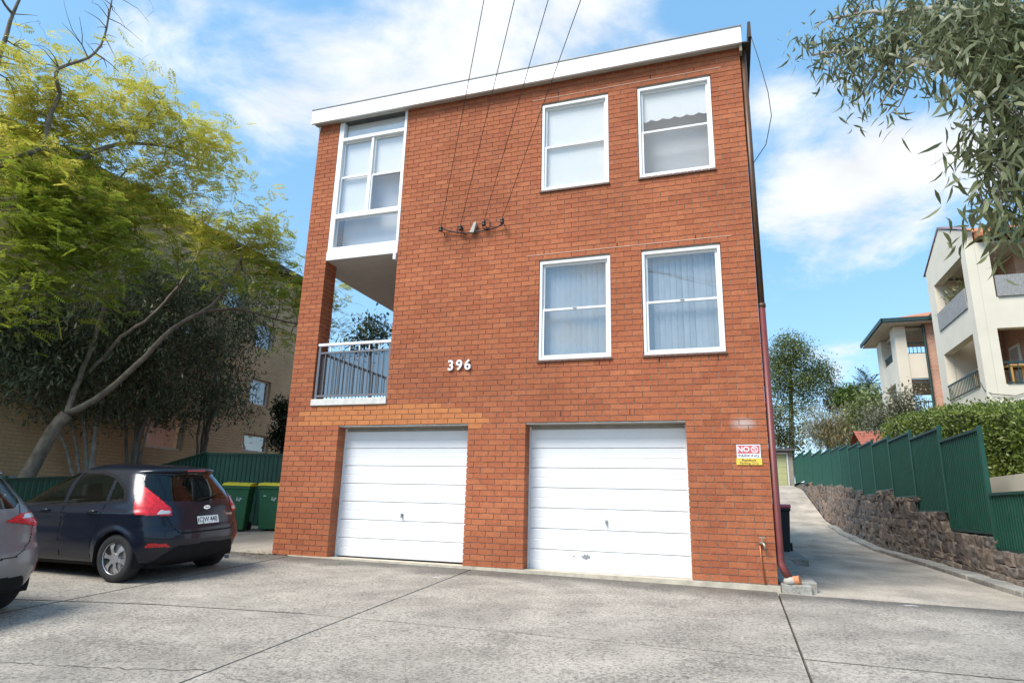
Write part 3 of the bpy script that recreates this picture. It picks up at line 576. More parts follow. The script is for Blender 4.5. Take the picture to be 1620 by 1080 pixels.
for (x, z), (px, py) in zip(INS, ((765, 0), (813, 0), (866, 0), (917, 0))):
    a = np.array([x, -.13, z+.02]); e = onY(px, py, -4.0); t = (-14+.13)/(e[1]-a[1]); far = a+(e-a)*t; ends.append(far)
    pts = [a+(far-a)*s+np.array([0, 0, -.10*4*s*(1-s)*0.5]) for s in np.linspace(0, 1, 14)]
    tag(MB().tube(pts, .0045, 6).build('service_wire', WIREM), 'dark overhead service wire on the %s insulator counted from the balcony' % ('first', 'second', 'third', 'fourth')[len(ends)-1], 'wire', 'overhead service wires')
pc = np.mean(ends, 0)
pl = thing('power_pole', 'timber power pole with crossarm at the street end of the wires', 'pole', (pc[0], pc[1]-.2, gz(pc[0], pc[1])-.06))
TIMB = mat('pole_timber', (.17, .13, .10), .9, var=.25, stretch=(4, 4, .4), bump=.3)
MB().tube([(pc[0], pc[1]-.2, gz(pc[0], pc[1])-.3), (pc[0], pc[1]-.2, pc[2]+.6)], [.15, .11], 14).build('shaft', TIMB, pl, smooth=True); MB().box(pc[0]-1.0, pc[0]+1.0, pc[1]-.08, pc[1]+.03, pc[2]-.10, pc[2]+.02).build('crossarm', TIMB, pl)
tag(MB().tube([(8.09, -.15, 8.2), (8.16, -.35, 7.6), (8.24, -.5, 6.9), (8.26, -.5, 6.5), (8.18, -.2, 6.22), (7.99, .02, 6.05)], .006, 6).build('aerial_cable', CABLE), 'thin loose cable hanging in a loop beside the downpipe', 'cable')

# ---------------------------------------------------------------- wheelie bins
def bin_(label, loc, rz, bodym, lidm, emblem):
    t = thing('wheelie_bin', label, 'bin', loc, 'wheelie bins beside the brick block', rz)
    b = MB()
    def ringp(hw, d0, d1, z): return [(-hw, d0, z), (hw, d0, z), (hw, d1, z), (-hw, d1, z)]
    lv = [ringp(.215, -.24, .22, .03), ringp(.235, -.265, .25, .30), ringp(.268, -.315, .30, .90), ringp(.29, -.345, .33, .905), ringp(.29, -.345, .33, .965)]
    vs = [p for l in lv for p in l]; fs = [(i*4+k, i*4+(k+1) % 4, i*4+4+(k+1) % 4, i*4+4+k) for i in range(len(lv)-1) for k in range(4)]+[(3, 2, 1, 0), (16, 17, 18, 19)]
    b.add(vs, fs).build('body', bodym, t, local=True, bevel=.018)
    lid = MB(); P = [(-.36, .968), (-.355, .995), (-.25, 1.03), (.1, 1.055), (.28, 1.045), (.34, 1.0), (.345, .968)]
    lid.prism(P, 0, -.30, .30).build('lid', lidm, t, local=True, bevel=.015, smooth=False)
    MB().tube([(-.24, .34, .93), (-.24, .42, .95), (.24, .42, .95), (.24, .34, .93)], .014, 8).build('handle', bodym, t, local=True)
    for s in (-1, 1):
        w = MB().lathe([(.03, -.025), (.095, -.025), (.10, -.015), (.10, .015), (.095, .025), (.03, .025)], (s*.25, .22, .10), 0, 18).build('wheel', RUBBER, t, local=True)
    if emblem:
        ew = mat('bin_print', (.55, .62, .58), .6) if 'bin_print' not in bpy.data.materials else bpy.data.materials['bin_print']
        e = MB(); n = 5
        for i in range(n):
            a = 2*math.pi*i/n; e.quad(*[(r*math.cos(a+w)+.07, -.0, r*math.sin(a+w)) for r, w in ((.012, 0), (.05, -.45), (.062, 0), (.05, .45))])
        o = e.build('emblem', ew, t, local=True); o.location = (0, -.302, .70); o.rotation_euler.x = R(-4.8)
        o = MB().box(-.16, -.10, -.003, 0, 0, .018).build('print', ew, t, local=True); o.location = (0, -.305, .74); o.rotation_euler.x = R(-4.8)
    return t
BG = mat('bin_green_plastic', (.018, .125, .05), .5, var=.1); BK = mat('bin_dark_plastic', (.012, .022, .026), .5, var=.1); LY = mat('lid_yellow', (.72, .62, .03), .5, var=.06); LR = mat('lid_red', (.55, .025, .05), .5)
bin_('green wheelie bin with yellow lid and round white emblem by the fence', (-3.12, 2.62, gz(-3.12, 2.62)), R(28), BG, LY, True)
bin_('green wheelie bin with yellow lid tucked behind the brick corner', (-2.55, 3.12, gz(-2.5, 3.12)), R(22), BG, LY, True)
bin_('dark wheelie bin with red lid beside the red downpipe', (8.37, 6.9, gz(8.3, .2)+.115), R(-4), BK, LR, False)

# ---------------------------------------------------------------- green steel fences
GREEN = mat('fence_green', (.011, .072, .046), .45, .1, var=.14, scale=3); GREEND = mat('fence_rail_green', (.010, .055, .036), .5, .1, var=.1)
def fence_panel(t, p0, p1, zb0, zb1, zt0, zt1, pitch=.105, amp=.014):
    p0, p1 = np.array(p0, float), np.array(p1, float); d = p1-p0; Ln = np.linalg.norm(d); d /= Ln; nrm = np.array([d[1], -d[0]])
    n = max(3, int(Ln/pitch)); prof = []
    for i in range(n):
        for f, a in ((0, 0), (.30, 0), (.42, 1), (.58, 1), (.70, 0)):
            prof.append(((i+f)/n*Ln, a*amp))
    prof.append((Ln, 0)); vs = []
    for (s, a) in prof:
        q = p0+d*s+nrm*a; k = s/Ln; vs += [(q[0], q[1], zb0+(zb1-zb0)*k), (q[0], q[1], zt0+(zt1-zt0)*k)]
    fs = [(2*i, 2*i+2, 2*i+3, 2*i+1) for i in range(len(prof)-1)]
    sh = MB().add(vs, fs).build('panel', GREEN, t)
    def bar(z0, z1, hh, w, nm):
        a, c = p0+d*.02, p1-d*.02; b = MB(); vs = []
        for (q, z) in ((a, z0), (c, z1)):
            for (o, dz) in ((-w, 0), (w, 0), (w, hh), (-w, hh)): vs.append((q[0]+nrm[0]*(o+.006), q[1]+nrm[1]*(o+.006), z+dz))
        b.add(vs, [(0,1,5,4),(1,2,6,5),(2,3,7,6),(3,0,4,7),(3,2,1,0),(4,5,6,7)]).build(nm, GREEND, sh)
    bar(zt0-.03, zt1-.03, .045, .027, 'top_rail'); bar(zb0-.02, zb1-.02, .045, .027, 'bottom_rail')
    return sh
def fence_post(t, x, y, z0, z1, w=.034): return MB().box(x-w, x+w, y-w, y+w, z0, z1).build('post', GREEN, t, bevel=.008)
ft = thing('steel_fence', 'dark green corrugated steel fence behind the yellow-lidded bins', 'fence', (-4.7, 3.1, gz(-4.7, 3.1)))
A, B = (-4.7, 3.12), (.0, 4.95); mid = ((A[0]+B[0])/2, (A[1]+B[1])/2)
for (p, q) in ((A, mid), (mid, B)): fence_panel(ft, p, q, gz(*p)+.05, gz(*q)+.05, 1.93, 1.96)
yy = [3.08, 1.0, -1.4, -3.8]; zt = [1.93, 1.30, 1.12, 1.0]
for i in range(3): fence_panel(ft, (-4.7, yy[i]), (-4.7, yy[i+1]), gz(-4.7, yy[i])+.04, gz(-4.7, yy[i+1])+.04, zt[i], zt[i+1])
for (x, y, z) in ((A[0], A[1], 1.97), (mid[0], mid[1], 1.99), (-.02, 4.94, 2.0), (-4.7, 1.0, 1.36), (-4.7, -1.4, 1.18), (-4.7, -3.8, 1.05)): fence_post(ft, x, y, gz(x, y)-.1, z)
FX = 11.6
fr = thing('stepped_steel_fence', 'green corrugated steel fence stepping up along the stone retaining wall', 'fence', (FX, 3.9, gz(FX, 3.9)))
PY = [3.85, 6.12, 8.43, 10.7, 12.93, 15.1, 17.15, 19.2, 21.8, 25.0, 29.0, 33.1, 39.0]
PT = [2.42, 2.70, 2.87, 2.98, 3.10, 3.25, 3.38, 3.50, 3.63, 3.84, 4.16, 4.42]
PB_ = [.65, 1.00, 1.35, 1.58, 1.50, 1.68, 1.85, 2.0, 2.1, 2.25, 2.5, 2.75]
for i in range(12):
    fence_panel(fr, (FX, PY[i+1]), (FX, PY[i]), PB_[i], PB_[i], PT[i], PT[i], amp=-.014 if False else .014); fence_post(fr, FX, PY[i], PB_[i]-.32, PT[i]+.05)
fence_post(fr, FX, 39.0, 2.5, 4.45)
for (a, c) in ((1.5, 3.80), (-.85, 1.45)): fence_panel(fr, (FX, c), (FX, a), .40, .40, 1.30, 1.30); fence_post(fr, FX, a, .1, 1.33)
# ---------------------------------------------------------------- stone retaining wall, kerb, raised garden
def wtop(y):
    if y < 3.85: return .38
    for i in range(12):
        if PY[i] <= y < PY[i+1]: return PB_[i]-.02
    return 2.7
STONE = mat('sandstone', (.20, .15, .11), .95, var=.35, scale=7, bump=.9, bscale=22, obj_var=.01)
for n_ in STONE.node_tree.nodes:
    if n_.type == 'VALTORGB':
        e = n_.color_ramp.elements; cs = [(.075, .058, .048), (.15, .118, .092), (.21, .165, .125), (.12, .105, .095), (.25, .19, .14), (.10, .082, .07), (.19, .165, .14)]
        while len(e) < len(cs): e.new(.5)
        for i, q in enumerate(cs): e[i].position = i/(len(cs)-1); e[i].color = q+(1,)
STONE_C = mat('wall_core_mortar', (.15, .12, .095), .95, var=.35, scale=9, bump=.9, bscale=18)
rw = thing('retaining_wall', 'rough brown sandstone retaining wall below the stepped green fence', 'wall', (11.5, 4, gz(11.5, 4)))
def stone_mesh(seed):
    rg = random.Random(seed); n = 3; vs = []; idx = {}; fs = []
    def vid(i, j, k):
        if (i, j, k) not in idx:
            p = [i/n-.5, j/n-.5, k/n-.5]; ln = max(abs(c) for c in p); rr = math.sqrt(sum(c*c for c in p))
            s = 1-.22*max(0, rr-.55); idx[(i, j, k)] = len(vs); vs.append(tuple(c*s+rg.uniform(-.06, .06) for c in p))
        return idx[(i, j, k)]
    for a in range(n):
        for c in range(n):
            for q in (0, n):
                fs += [[vid(q, a, c), vid(q, a+1, c), vid(q, a+1, c+1), vid(q, a, c+1)], [vid(a, q, c), vid(a+1, q, c), vid(a+1, q, c+1), vid(a, q, c+1)], [vid(a, c, q), vid(a+1, c, q), vid(a+1, c+1, q), vid(a, c+1, q)]]
    me = bpy.data.meshes.new('stone'); me.from_pydata(vs, [], fs); me.update(); me.materials.append(STONE)
    import bmesh as _bm
    bm = _bm.new(); bm.from_mesh(me); _bm.ops.recalc_face_normals(bm, faces=bm.faces); bm.to_mesh(me); bm.free(); return me
SM = [stone_mesh(i) for i in range(9)]
y = -.8; ns = 0
core = MB()
ysteps = [-.9]+[v for v in np.arange(0, 39, 1.0)]+[39]
for (a, c) in zip(ysteps[:-1], ysteps[1:]):
    za, zc = gz(11.4, a), gz(11.4, c); t = min(wtop(a+.01), wtop(c-.01))-.03
    core.add([(11.46, a, za-.3), (11.46, c, zc-.3), (11.68, c, t), (11.68, a, t), (11.9, a, za-.3), (11.9, c, zc-.3), (11.9, c, t), (11.9, a, t)], [(0,3,2,1),(3,7,6,2),(4,5,6,7),(0,1,5,4),(0,4,7,3),(1,2,6,5)])
core.build('wall_core', STONE_C, rw)
far_st = MB(); rowz = 0.0; RZ = []
while rowz < 2.2: hh = random.uniform(.13, .22); RZ.append((rowz, hh)); rowz += hh
cand = []
for (r0, hh) in RZ:
    y = -.8-random.uniform(0, .4)
    while y < 30:
        ln = random.uniform(.2, .55); yc_ = y+ln/2; zb = gz(11.4, yc_)-.03; H_ = wtop(yc_)-zb
        if r0 < H_-.06:
            h2 = min(hh, H_-r0); k = (r0+h2/2)/max(H_, .1); cand.append((yc_, 11.44+.20*k+random.uniform(-.03, .03), zb+r0+h2/2, ln, h2))
        y += ln
cand.sort(key=lambda q: q[0])
for (yc_, xf, zc_, ln, h2) in cand:
    sc = (.22+random.uniform(-.03, .03), ln*random.uniform(.95, 1.12), h2*random.uniform(1.0, 1.16))
    if ns < 298:
        o = bpy.data.objects.new('stone', random.choice(SM)); COL.objects.link(o); o.parent = rw; o.location = (xf-11.5, yc_-4, zc_-gz(11.5, 4)); o.scale = sc
        o.rotation_euler = (random.choice((0, math.pi))+random.uniform(-.09, .09), random.uniform(-.07, .07), random.uniform(-.06, .06)); ns += 1
    else:
        me = random.choice(SM); far_st.add([(xf+v.co.x*sc[0], yc_+v.co.y*sc[1], zc_+v.co.z*sc[2]) for v in me.vertices], [tuple(p.vertices) for p in me.polygons])
STONE_F = mat('sandstone_far', (.2, .15, .11), .95, var=.35, scale=7, bump=.9, bscale=22, island=[(.10, .075, .06), (.19, .135, .095), (.24, .17, .12), (.15, .125, .11), (.28, .20, .14)])
tag(far_st.build('stone_courses', STONE_F, rw), kind='stuff')
kb = thing('kerb', 'broken concrete kerb edging the side driveway below the stone wall', 'kerb', (11.18, 4, gz(11.2, 4)), kind='structure')
y = -.9
while y < 20:
    l = random.uniform(.7, 1.5); e = random.uniform(-.03, .02); x1 = 11.42; dz = random.uniform(-.012, .012)
    z0, z1 = gz(11.2, y)+.075+dz, gz(11.2, y+l)+.075+dz; x0 = 11.075+e
    MB().add([(x0, y, z0-.2), (x1, y, z0-.2), (x1, y+l-.02, z1-.2), (x0, y+l-.02, z1-.2), (x0, y, z0), (x1, y, z0), (x1, y+l-.02, z1), (x0, y+l-.02, z1)], [(0,3,2,1),(4,5,6,7),(0,1,5,4),(1,2,6,5),(2,3,7,6),(3,0,4,7)]).build('kerb_stone', CONC3, kb, bevel=.012)
    y += l
T_y = [-30, 0, 2, 4, 6, 8.5, 11, 15, 21, 25, 30, 38, 60, 120]; T_z = [-.6, .25, .35, .6, .95, 1.3, 1.5, 1.6, 2.0, 2.1, 2.4, 2.8, 3.1, 3.3]
tyy = [-30, -6, -.9, 1, 2, 3, 4, 5, 6, 7, 8.5, 10, 11, 13, 15, 18, 21, 25, 30, 38, 60, 120]; txx = [11.72, 13, 16, 22, 40, 120]
V = np.array([(x, y, float(np.interp(y, T_y, T_z))) for y in tyy for x in txx]); nx = len(txx)
F = np.array([(j*nx+i, j*nx+i+1, (j+1)*nx+i+1, (j+1)*nx+i) for j in range(len(tyy)-1) for i in range(nx-1)])
tag(npmesh('garden_terrain', V, F, mat('lawn_soil', (.05, .065, .028), .95, var=.4, scale=3)), 'raised garden ground behind the retaining wall', 'ground', kind='structure')

# ---------------------------------------------------------------- rendered apartment building to the right
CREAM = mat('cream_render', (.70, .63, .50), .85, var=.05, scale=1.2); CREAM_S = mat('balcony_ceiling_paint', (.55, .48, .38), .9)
TILE = mat('terracotta_tile', (.48, .17, .07), .8, var=.25, scale=8); GUT = mat('green_gutter', (.015, .045, .04), .5); PINK_YZ = bricktex('pink_brick', (.50, .26, .17), (.58, .33, .22), (.60, .55, .48)); PINK_XZ = bricktex('pink_brick_front', (.50, .26, .17), (.58, .33, .22), (.60, .55, .48), 'xz')
BRUSH = mat('brushwood_screen', (.30, .29, .28), .95, var=.4, scale=14, stretch=(6, 6, .6), bump=.6)
def pierced(parent, name, m, axis, pos, th, u0, u1, z0, z1, holes):
    """wall in plane x=pos (axis 0) or y=pos (axis 1), thickness th, rectangular holes (u0,u1,z0,z1)"""
    us = sorted({u0, u1}|{h[0] for h in holes if u0 < h[0] < u1}|{h[1] for h in holes if u0 < h[1] < u1}); zs = sorted({z0, z1}|{v for h in holes for v in h[2:] if z0 < v < z1}); b = MB()
    for a, c in zip(us[:-1], us[1:]):
        for e, f in zip(zs[:-1], zs[1:]):
            if any(h[0] < (a+c)/2 < h[1] and h[2] < (e+f)/2 < h[3] for h in holes): continue
            if axis == 0: b.box(pos, pos+th, a, c, e, f)
            else: b.box(a, c, pos, pos+th, e, f)
    return b.build(name, m, parent)
def railing(parent, axis, pos, u0, u1, z0, z1, m, n):
    r = MB(); B_ = (lambda a, c, e, f: r.box(pos-.02, pos+.02, a, c, e, f)) if axis == 0 else (lambda a, c, e, f: r.box(a, c, pos-.02, pos+.02, e, f))
    B_(u0, u1, z1-.05, z1); B_(u0, u1, z0, z0+.04); o = r.build('railing', m, parent)
    for i in range(n):
        u = u0+(u1-u0)*(i+.5)/n; q = MB()
        (q.box(pos-.01, pos+.01, u-.012, u+.012, z0+.04, z1-.05) if axis == 0 else q.box(u-.012, u+.012, pos-.01, pos+.01, z0+.04, z1-.05)).build('baluster', m, o)
ca = thing('rendered_apartment_building', 'cream rendered apartment block with gable and open balconies beyond the hedge', 'building', (15, 13.5, 1.6))
z00 = 1.3
pierced(ca, 'gable_wall', CREAM, 0, 15.0, .28, 13.5, 17.7, z00, 9.95, [(13.92, 16.95, 4.85, 6.58), (13.92, 16.95, 7.63, 9.22), (14.2, 16.8, 2.0, 3.8)])
MB().prism([(13.5, 9.952), (17.7, 9.952), (15.63, 10.92)], 0, 15.0, 15.28).build('gable', CREAM, ca); MB().prism([(17.66, 10.07), (17.95, 9.93), (15.63, 11.02), (13.3, 9.93), (13.5, 10.02), (15.63, 10.93)], 0, 14.97, 15.3).build('gable_capping', mat('gable_cap', (.25, .18, .19), .7), ca)
xr = float(onY(1578, 480, 13.5)[0]); xq = float(onY(1592, 607, 13.5)[0])
pierced(ca, 'front_wall', CREAM, 1, 13.5, .28, 15.285, 27, z00, 9.5, [(xr, 20.2, 7.63, 9.45), (xq, 20.2, 4.85, 6.62), (xq, 20.2, 2.0, 3.8), (21, 26, 4.85, 6.62), (21, 26, 7.63, 9.45)])
for q in ((16.4, 4.55, 4.84), (16.4, 7.32, 7.62), (17.6, 9.46, 9.6)): MB().box(15.29, 27, 13.79, *q).build('balcony_slab', CREAM_S, ca)
b = MB().box(15.29, 16.1, 16.97, 17.65, 4.85, 9.4); b.build('end_wall', CREAM, ca)
MB().box(15.9, 27, 16.45, 16.7, z00, 9.45).build('back_wall', PINK_XZ, ca); MB().box(16.7, 17.0, 14.6, 16.4, 4.85, 9.45).build('inner_wall', PINK_YZ, ca)
wn_ = MB().box(16.64, 16.69, 15.2, 16.0, 4.9, 6.5).build('window', WHITE, ca); MB().box(16.62, 16.638, 15.28, 15.92, 5.0, 6.4).build('pane', GLASS, wn_)
MB().box(14.96, 14.995, 13.95, 16.92, 7.45, 8.12).build('brushwood_screen', BRUSH, ca); MB().box(xr+.03, 20.1, 13.44, 13.49, 7.64, 8.33).build('brushwood_screen', BRUSH, ca)
railing(ca, 0, 14.98, 13.95, 16.92, 4.87, 5.42, GUT, 20); railing(ca, 1, 13.48, xq+.03, 20.1, 4.87, 5.55, GUT, 20)
YT = mat('yellow_timber', (.55, .32, .10), .6)
for (tx, ty, lb) in ((xq+.9, 14.25, 'yellow timber table on the street-facing balcony of the cream block'), (15.75, 14.6, 'yellow timber table behind the side balcony railing of the cream block')):
    tb = thing('balcony_table', lb, 'table', (tx, ty, 4.845)); MB().box(tx-.6, tx+.6, ty-.35, ty+.35, 5.50, 5.54).build('top', YT, tb)
    for sx_ in (-1, 1):
        for sy_ in (-1, 1): MB().box(tx+sx_*.54-.025, tx+sx_*.54+.025, ty+sy_*.3-.025, ty+sy_*.3+.025, 4.845, 5.498).build('leg', YT, tb)
dr = thing('storage_drum', 'dark green drum standing in the corner of the cream balcony', 'drum', (xq+.15, 15.1, 4.845))
MB().lathe([(.0, 0), (.24, 0), (.27, .1), (.27, .68), (.24, .74)], (xq+.15, 15.1, 4.845), 2, 18).build('body', GUT, dr, smooth=True); MB().lathe([(.28, .742), (.28, .79), (.1, .81)], (xq+.15, 15.1, 4.845), 2, 18).build('lid', GUT, dr)
MB().prism([(13.2, 9.62), (13.2, 9.74), (15.63, 10.85), (18.0, 9.74), (18.0, 9.62)], 0, 15.32, 28).build('roof', TILE, ca)
MB().box(15.85, 28, 13.02, 13.19, 9.55, 9.74).build('gutter', GUT, ca)
MB().tube([(15.0, 13.9, 5.0), (14.97, 13.6, 4.70), (15.1, 13.44, 4.55), (15.7, 13.46, 4.48), (16.6, 13.46, 4.75)], .012, 6).build('hose', GUT, ca)
# rear wing, linked by a brick wall with a green downpipe
cw = thing('rendered_rear_wing', 'cream corner balcony wing with hipped terracotta roof behind the gabled block', 'building', (15, 23.45, 2.0))
xcol = max(15.3, float(onY(1434, 540, 23.45)[0]))
MB().box(15.0, 15.25, 23.45, 24.3, 2, 9.42).box(15.25, xcol, 23.45, 23.7, 2, 9.42).build('corner_column', CREAM, cw); MB().box(15.0, 15.5, 26.3, 27.3, 2, 9.42).build('far_column', CREAM, cw)
for q in ((6.9, 7.95), (4.0, 5.15)): MB().box(15.02, 15.24, 24.302, 26.298, *q).build('side_balustrade', CREAM, cw)
for q in ((6.95, 8.1), (4.0, 5.2)): MB().box(xcol+.002, 18.4, 23.48, 23.69, *q).build('front_balustrade', CREAM, cw)
for q in ((6.75, 6.94), (9.25, 9.4)): MB().box(15.26, 18.4, 23.71, 27.2, *q).build('balcony_slab', CREAM_S, cw)
MB().box(17.2, 17.45, 25.0, 27.2, 4.5, 9.24).build('inner_wall', PINK_YZ, cw); MB().box(16.8, 17.1, 17.75, 23.44, 2, 9.42).build('brick_link', PINK_YZ, cw)
for (y0, z0) in ((18.6, 7.6), (20.6, 7.6), (18.6, 4.9), (20.6, 4.9)):
    f_ = ring(MB(), 0, 1, 0, 1, .1, 0, 1); w = MB().box(16.74, 16.795, y0, y0+1.2, z0, z0+1.5).build('window', WHITE, cw); MB().box(16.72, 16.738, y0+.08, y0+1.12, z0+.08, z0+1.42).build('pane', GLASS, w)
xb = float(onY(1468, 570, 23.4)[0])
pierced(cw, 'brick_front', PINK_XZ, 1, 23.40, .07, xb, 19.4, 2, 9.42, [(xb+.55, xb+1.6, 4.9, 6.5), (xb+.55, xb+1.6, 7.5, 9.0)])
for zq in (4.9, 7.5):
    w = MB().box(xb+.55, xb+.70, 23.36, 23.44, zq, zq+1.55).build('window', WHITE, cw); MB().box(xb+.71, xb+1.6, 23.44, 23.45, zq, zq+1.5).build('pane', GLASS, w)
MB().tube([(xb-.02, 23.33, 9.45), (xb-.02, 23.33, 2.2)], .06, 8).build('downpipe', GUT, cw)
railing(cw, 0, 15.12, 24.3, 26.3, 7.96, 8.42, GUT, 14); railing(cw, 1, 23.58, xcol+.02, 18.35, 8.11, 8.65, GUT, 18); railing(cw, 1, 23.58, xcol+.02, 18.35, 5.21, 5.9, GUT, 18)
MB().add([(14.45, 22.9, 9.62), (19.5, 22.9, 9.62), (19.5, 28, 9.62), (14.45, 28, 9.62), (17.0, 25.4, 10.55), (19.5, 25.4, 10.55)], [(0, 1, 5, 4), (3, 0, 4), (2, 3, 4, 5), (1, 2, 5), (3, 2, 1, 0)]).build('roof', TILE, cw)
MB().box(14.40, 19.5, 22.82, 22.895, 9.50, 9.68).box(14.37, 14.445, 22.82, 28, 9.50, 9.68).build('gutter', GUT, cw); MB().box(14.46, 19.4, 22.91, 27.9, 9.44, 9.49).build('eave_soffit', CREAM_S, cw)
MB().prism([(17.74, 9.5), (22.88, 9.5), (22.88, 9.68), (17.74, 9.68)], 0, 16.3, 16.42).build('link_gutter', GUT, cw)
# garden wall, white post
tag(MB().box(12.14, 12.30, 1.5, 9.5, .3, 1.655).build('garden_wall', CREAM), 'low cream rendered garden wall under the clipped hedge', 'wall')
tag(MB().box(12.02, 12.10, 5.56, 5.68, .8, 2.40).build('fence_post', mat('grey_white_post', (.55, .54, .52), .7)), 'pale grey square post standing in front of the hedge', 'post')
# ---------------------------------------------------------------- far end of the driveway
gg = thing('garage', 'small far garage with olive cream roller door at the top of the driveway', 'garage', (9.7, 39.5, 2.65)); z = 2.62
pierced(gg, 'wall', mat('garage_wall', (.30, .27, .22), .9), 1, 39.6, .2, 7.0, 11.55, z-.2, 5.0, [(8.25, 11.15, z-.3, 4.75)]); MB().box(6.8, 11.75, 39.2, 46, 5.01, 5.16).build('roof', ROOFM, gg); MB().box(11.16, 11.26, 39.55, 39.598, z-.1, 4.8).box(8.1, 11.26, 39.55, 39.598, 4.802, 4.9).build('door_trim', WHITE_OLD, gg)
dn = mat('olive_cream_door', (.42, .42, .20), .6, var=.05)
for i in range(10): MB().box(8.27, 11.13, 39.68+.012*(i % 2), 39.74, z+i*.213, z+i*.213+.208).build('door_slat', dn, gg)
MB().box(7, 7.2, 39.8, 46, z-.2, 5.0).box(11.35, 11.55, 39.8, 46, z-.2, 5.0).build('side_wall', mat('garage_side', (.3, .27, .22), .9), gg)
hp = atd(1398, 706, 34)
ch = thing('tiled_roof_house', 'small house with red striped tile roof showing over the green fence', 'house', (hp[0], hp[1], 2.4))
x, y_, z = hp; MB().box(x-.6, x+5, y_, y_+6, 2.2, z-.6).build('wall', PINK_XZ, ch)
for i in range(9):
    t0, t1 = i/9, (i+1)/9; MB().add([(x-.9, y_-.5+3.4*t0, z-.55+1.7*t0+.03), (x+5.3, y_-.5+3.4*t0, z-.55+1.7*t0+.03), (x+5.3, y_-.5+3.4*t1, z-.55+1.7*t1), (x-.9, y_-.5+3.4*t1, z-.55+1.7*t1), (x-.9, y_-.5+3.4*t0, z-.62+1.7*t0), (x+5.3, y_-.5+3.4*t0, z-.62+1.7*t0)], [(0, 1, 2, 3), (0, 4, 5, 1)]).build('tile_course', mat('red_tile', (.33, .10, .06), .8, var=.3, scale=14) if 'red_tile' not in bpy.data.materials else bpy.data.materials['red_tile'], ch)
MB().add([(x-.9, y_+2.9, z+1.15), (x+5.3, y_+2.9, z+1.15), (x+5.3, y_+6.3, z-.55), (x-.9, y_+6.3, z-.55)], [(0, 1, 2, 3)]).build('rear_roof', bpy.data.materials['red_tile'], ch)

# ---------------------------------------------------------------- blond brick block behind the trees on the other side
NX = -8.0
BL = bricktex('blond_brick', (.60, .40, .20), (.66, .45, .23), (.42, .32, .20))
nb = thing('blond_brick_building', 'blond brick apartment block half hidden by trees beside the dark car', 'building', (NX, 8, .2))
nwin = [(8.05, 9.35, 2.42, 3.0), (8.1, 9.1, 4.02, 4.9), (8.0, 9.0, 6.0, 6.9), (4.2, 5.6, 2.2, 3.3), (4.2, 5.6, 4.9, 6.0), (6.3, 7.3, 7.0, 7.9), (.3, 1.6, 4.9, 6.0)]
pierced(nb, 'wall', BL, 0, NX-.25, .25, -9, 11, 1.26, 8.86, nwin); MB().box(NX-.24, NX+.03, -9, 11, 1.085, 1.255).build('slab_edge', mat('pale_slab_edge', (.42, .40, .36), .9), nb)
pierced(nb, 'undercroft_wall', mat('undercroft', (.12, .10, .08), .9), 0, NX-.35, .2, -9, 11, -.3, 1.08, []); MB().box(NX-12, NX-.26, 10.75, 11, -.3, 8.86).build('end_wall', bricktex('blond_brick_end', (.42, .25, .115), (.48, .30, .14), (.30, .22, .14), 'xz'), nb)
for (y0, y1, z0, z1) in nwin:
    f_ = MB().box(NX-.16, NX-.10, y0+.01, y0+.06, z0, z1).box(NX-.16, NX-.10, y1-.06, y1-.01, z0, z1).box(NX-.16, NX-.10, y0+.06, y1-.06, z1-.05, z1).box(NX-.16, NX-.10, y0+.06, y1-.06, z0, z0+.05).build('window', WHITE_OLD, nb); MB().box(NX-.14, NX-.13, y0+.06, y1-.06, z0+.05, z1-.05).build('pane', GLASS, f_)
    MB().box(NX-.5, NX-.48, y0-.1, y1+.1, z0-.1, z1+.1).build('curtain', CURT, f_)
MB().box(NX-12, NX+.45, -9.3, 11.4, 8.87, 9.06).build('roof', mat('brown_roof', (.07, .045, .035), .8), nb)
# ---------------------------------------------------------------- cars
def smooth_tab(z, zt, v):
    """monotone cubic through (zt, v)"""
    zt, v = np.array(zt, float), np.array(v, float); h = np.diff(zt); dl = np.diff(v)/h; m = np.zeros_like(v); m[0], m[-1] = dl[0], dl[-1]
    for i in range(1, len(v)-1): m[i] = 0 if dl[i-1]*dl[i] <= 0 else 2*dl[i-1]*dl[i]/(dl[i-1]+dl[i])
    i = np.clip(np.searchsorted(zt, z)-1, 0, len(h)-1); t = (z-zt[i])/h[i]
    return (1+2*t)*(1-t)**2*v[i]+t*(1-t)**2*h[i]*m[i]+t*t*(3-2*t)*v[i+1]+t*t*(t-1)*h[i]*m[i+1]
def inpoly(px, py, poly):
    r = np.zeros(px.shape, bool); n = len(poly)
    for i in range(n):
        (x0, y0), (x1, y1) = poly[i], poly[(i+1) % n]
        c = ((y0 > py) != (y1 > py)); r ^= c & (px < (x1-x0)*(py-y0)/((y1-y0) if y1 != y0 else 1e-9)+x0)
    return r
def nearline(px, py, pts, w):
    r = np.zeros(px.shape, bool)
    for (a, c) in zip(pts[:-1], pts[1:]):
        a, c = np.array(a), np.array(c); d = c-a; L2 = d@d+1e-9; t = np.clip(((px-a[0])*d[0]+(py-a[1])*d[1])/L2, 0, 1)
        r |= np.hypot(px-a[0]-t*d[0], py-a[1]-t*d[1]) < w
    return r
CARGLASS = glass('tinted_car_glass', (.50, .54, .54), 1.6); TRIM = mat('black_trim', (.012, .012, .013), .8, spec=.15); GAPM = mat('panel_gap', (.004, .004, .004), .9)
REDL = mat('red_lamp_lens', (.55, .012, .018), .25, var=.3, scale=25, coat=.15); CLEARL = mat('clear_lamp_lens', (.62, .60, .58), .12, .2, coat=.6); INTER = mat('seat_cloth', (.03, .032, .036), .9); SILVER = mat('silver_wheel', (.52, .52, .54), .3, .75, var=.06)
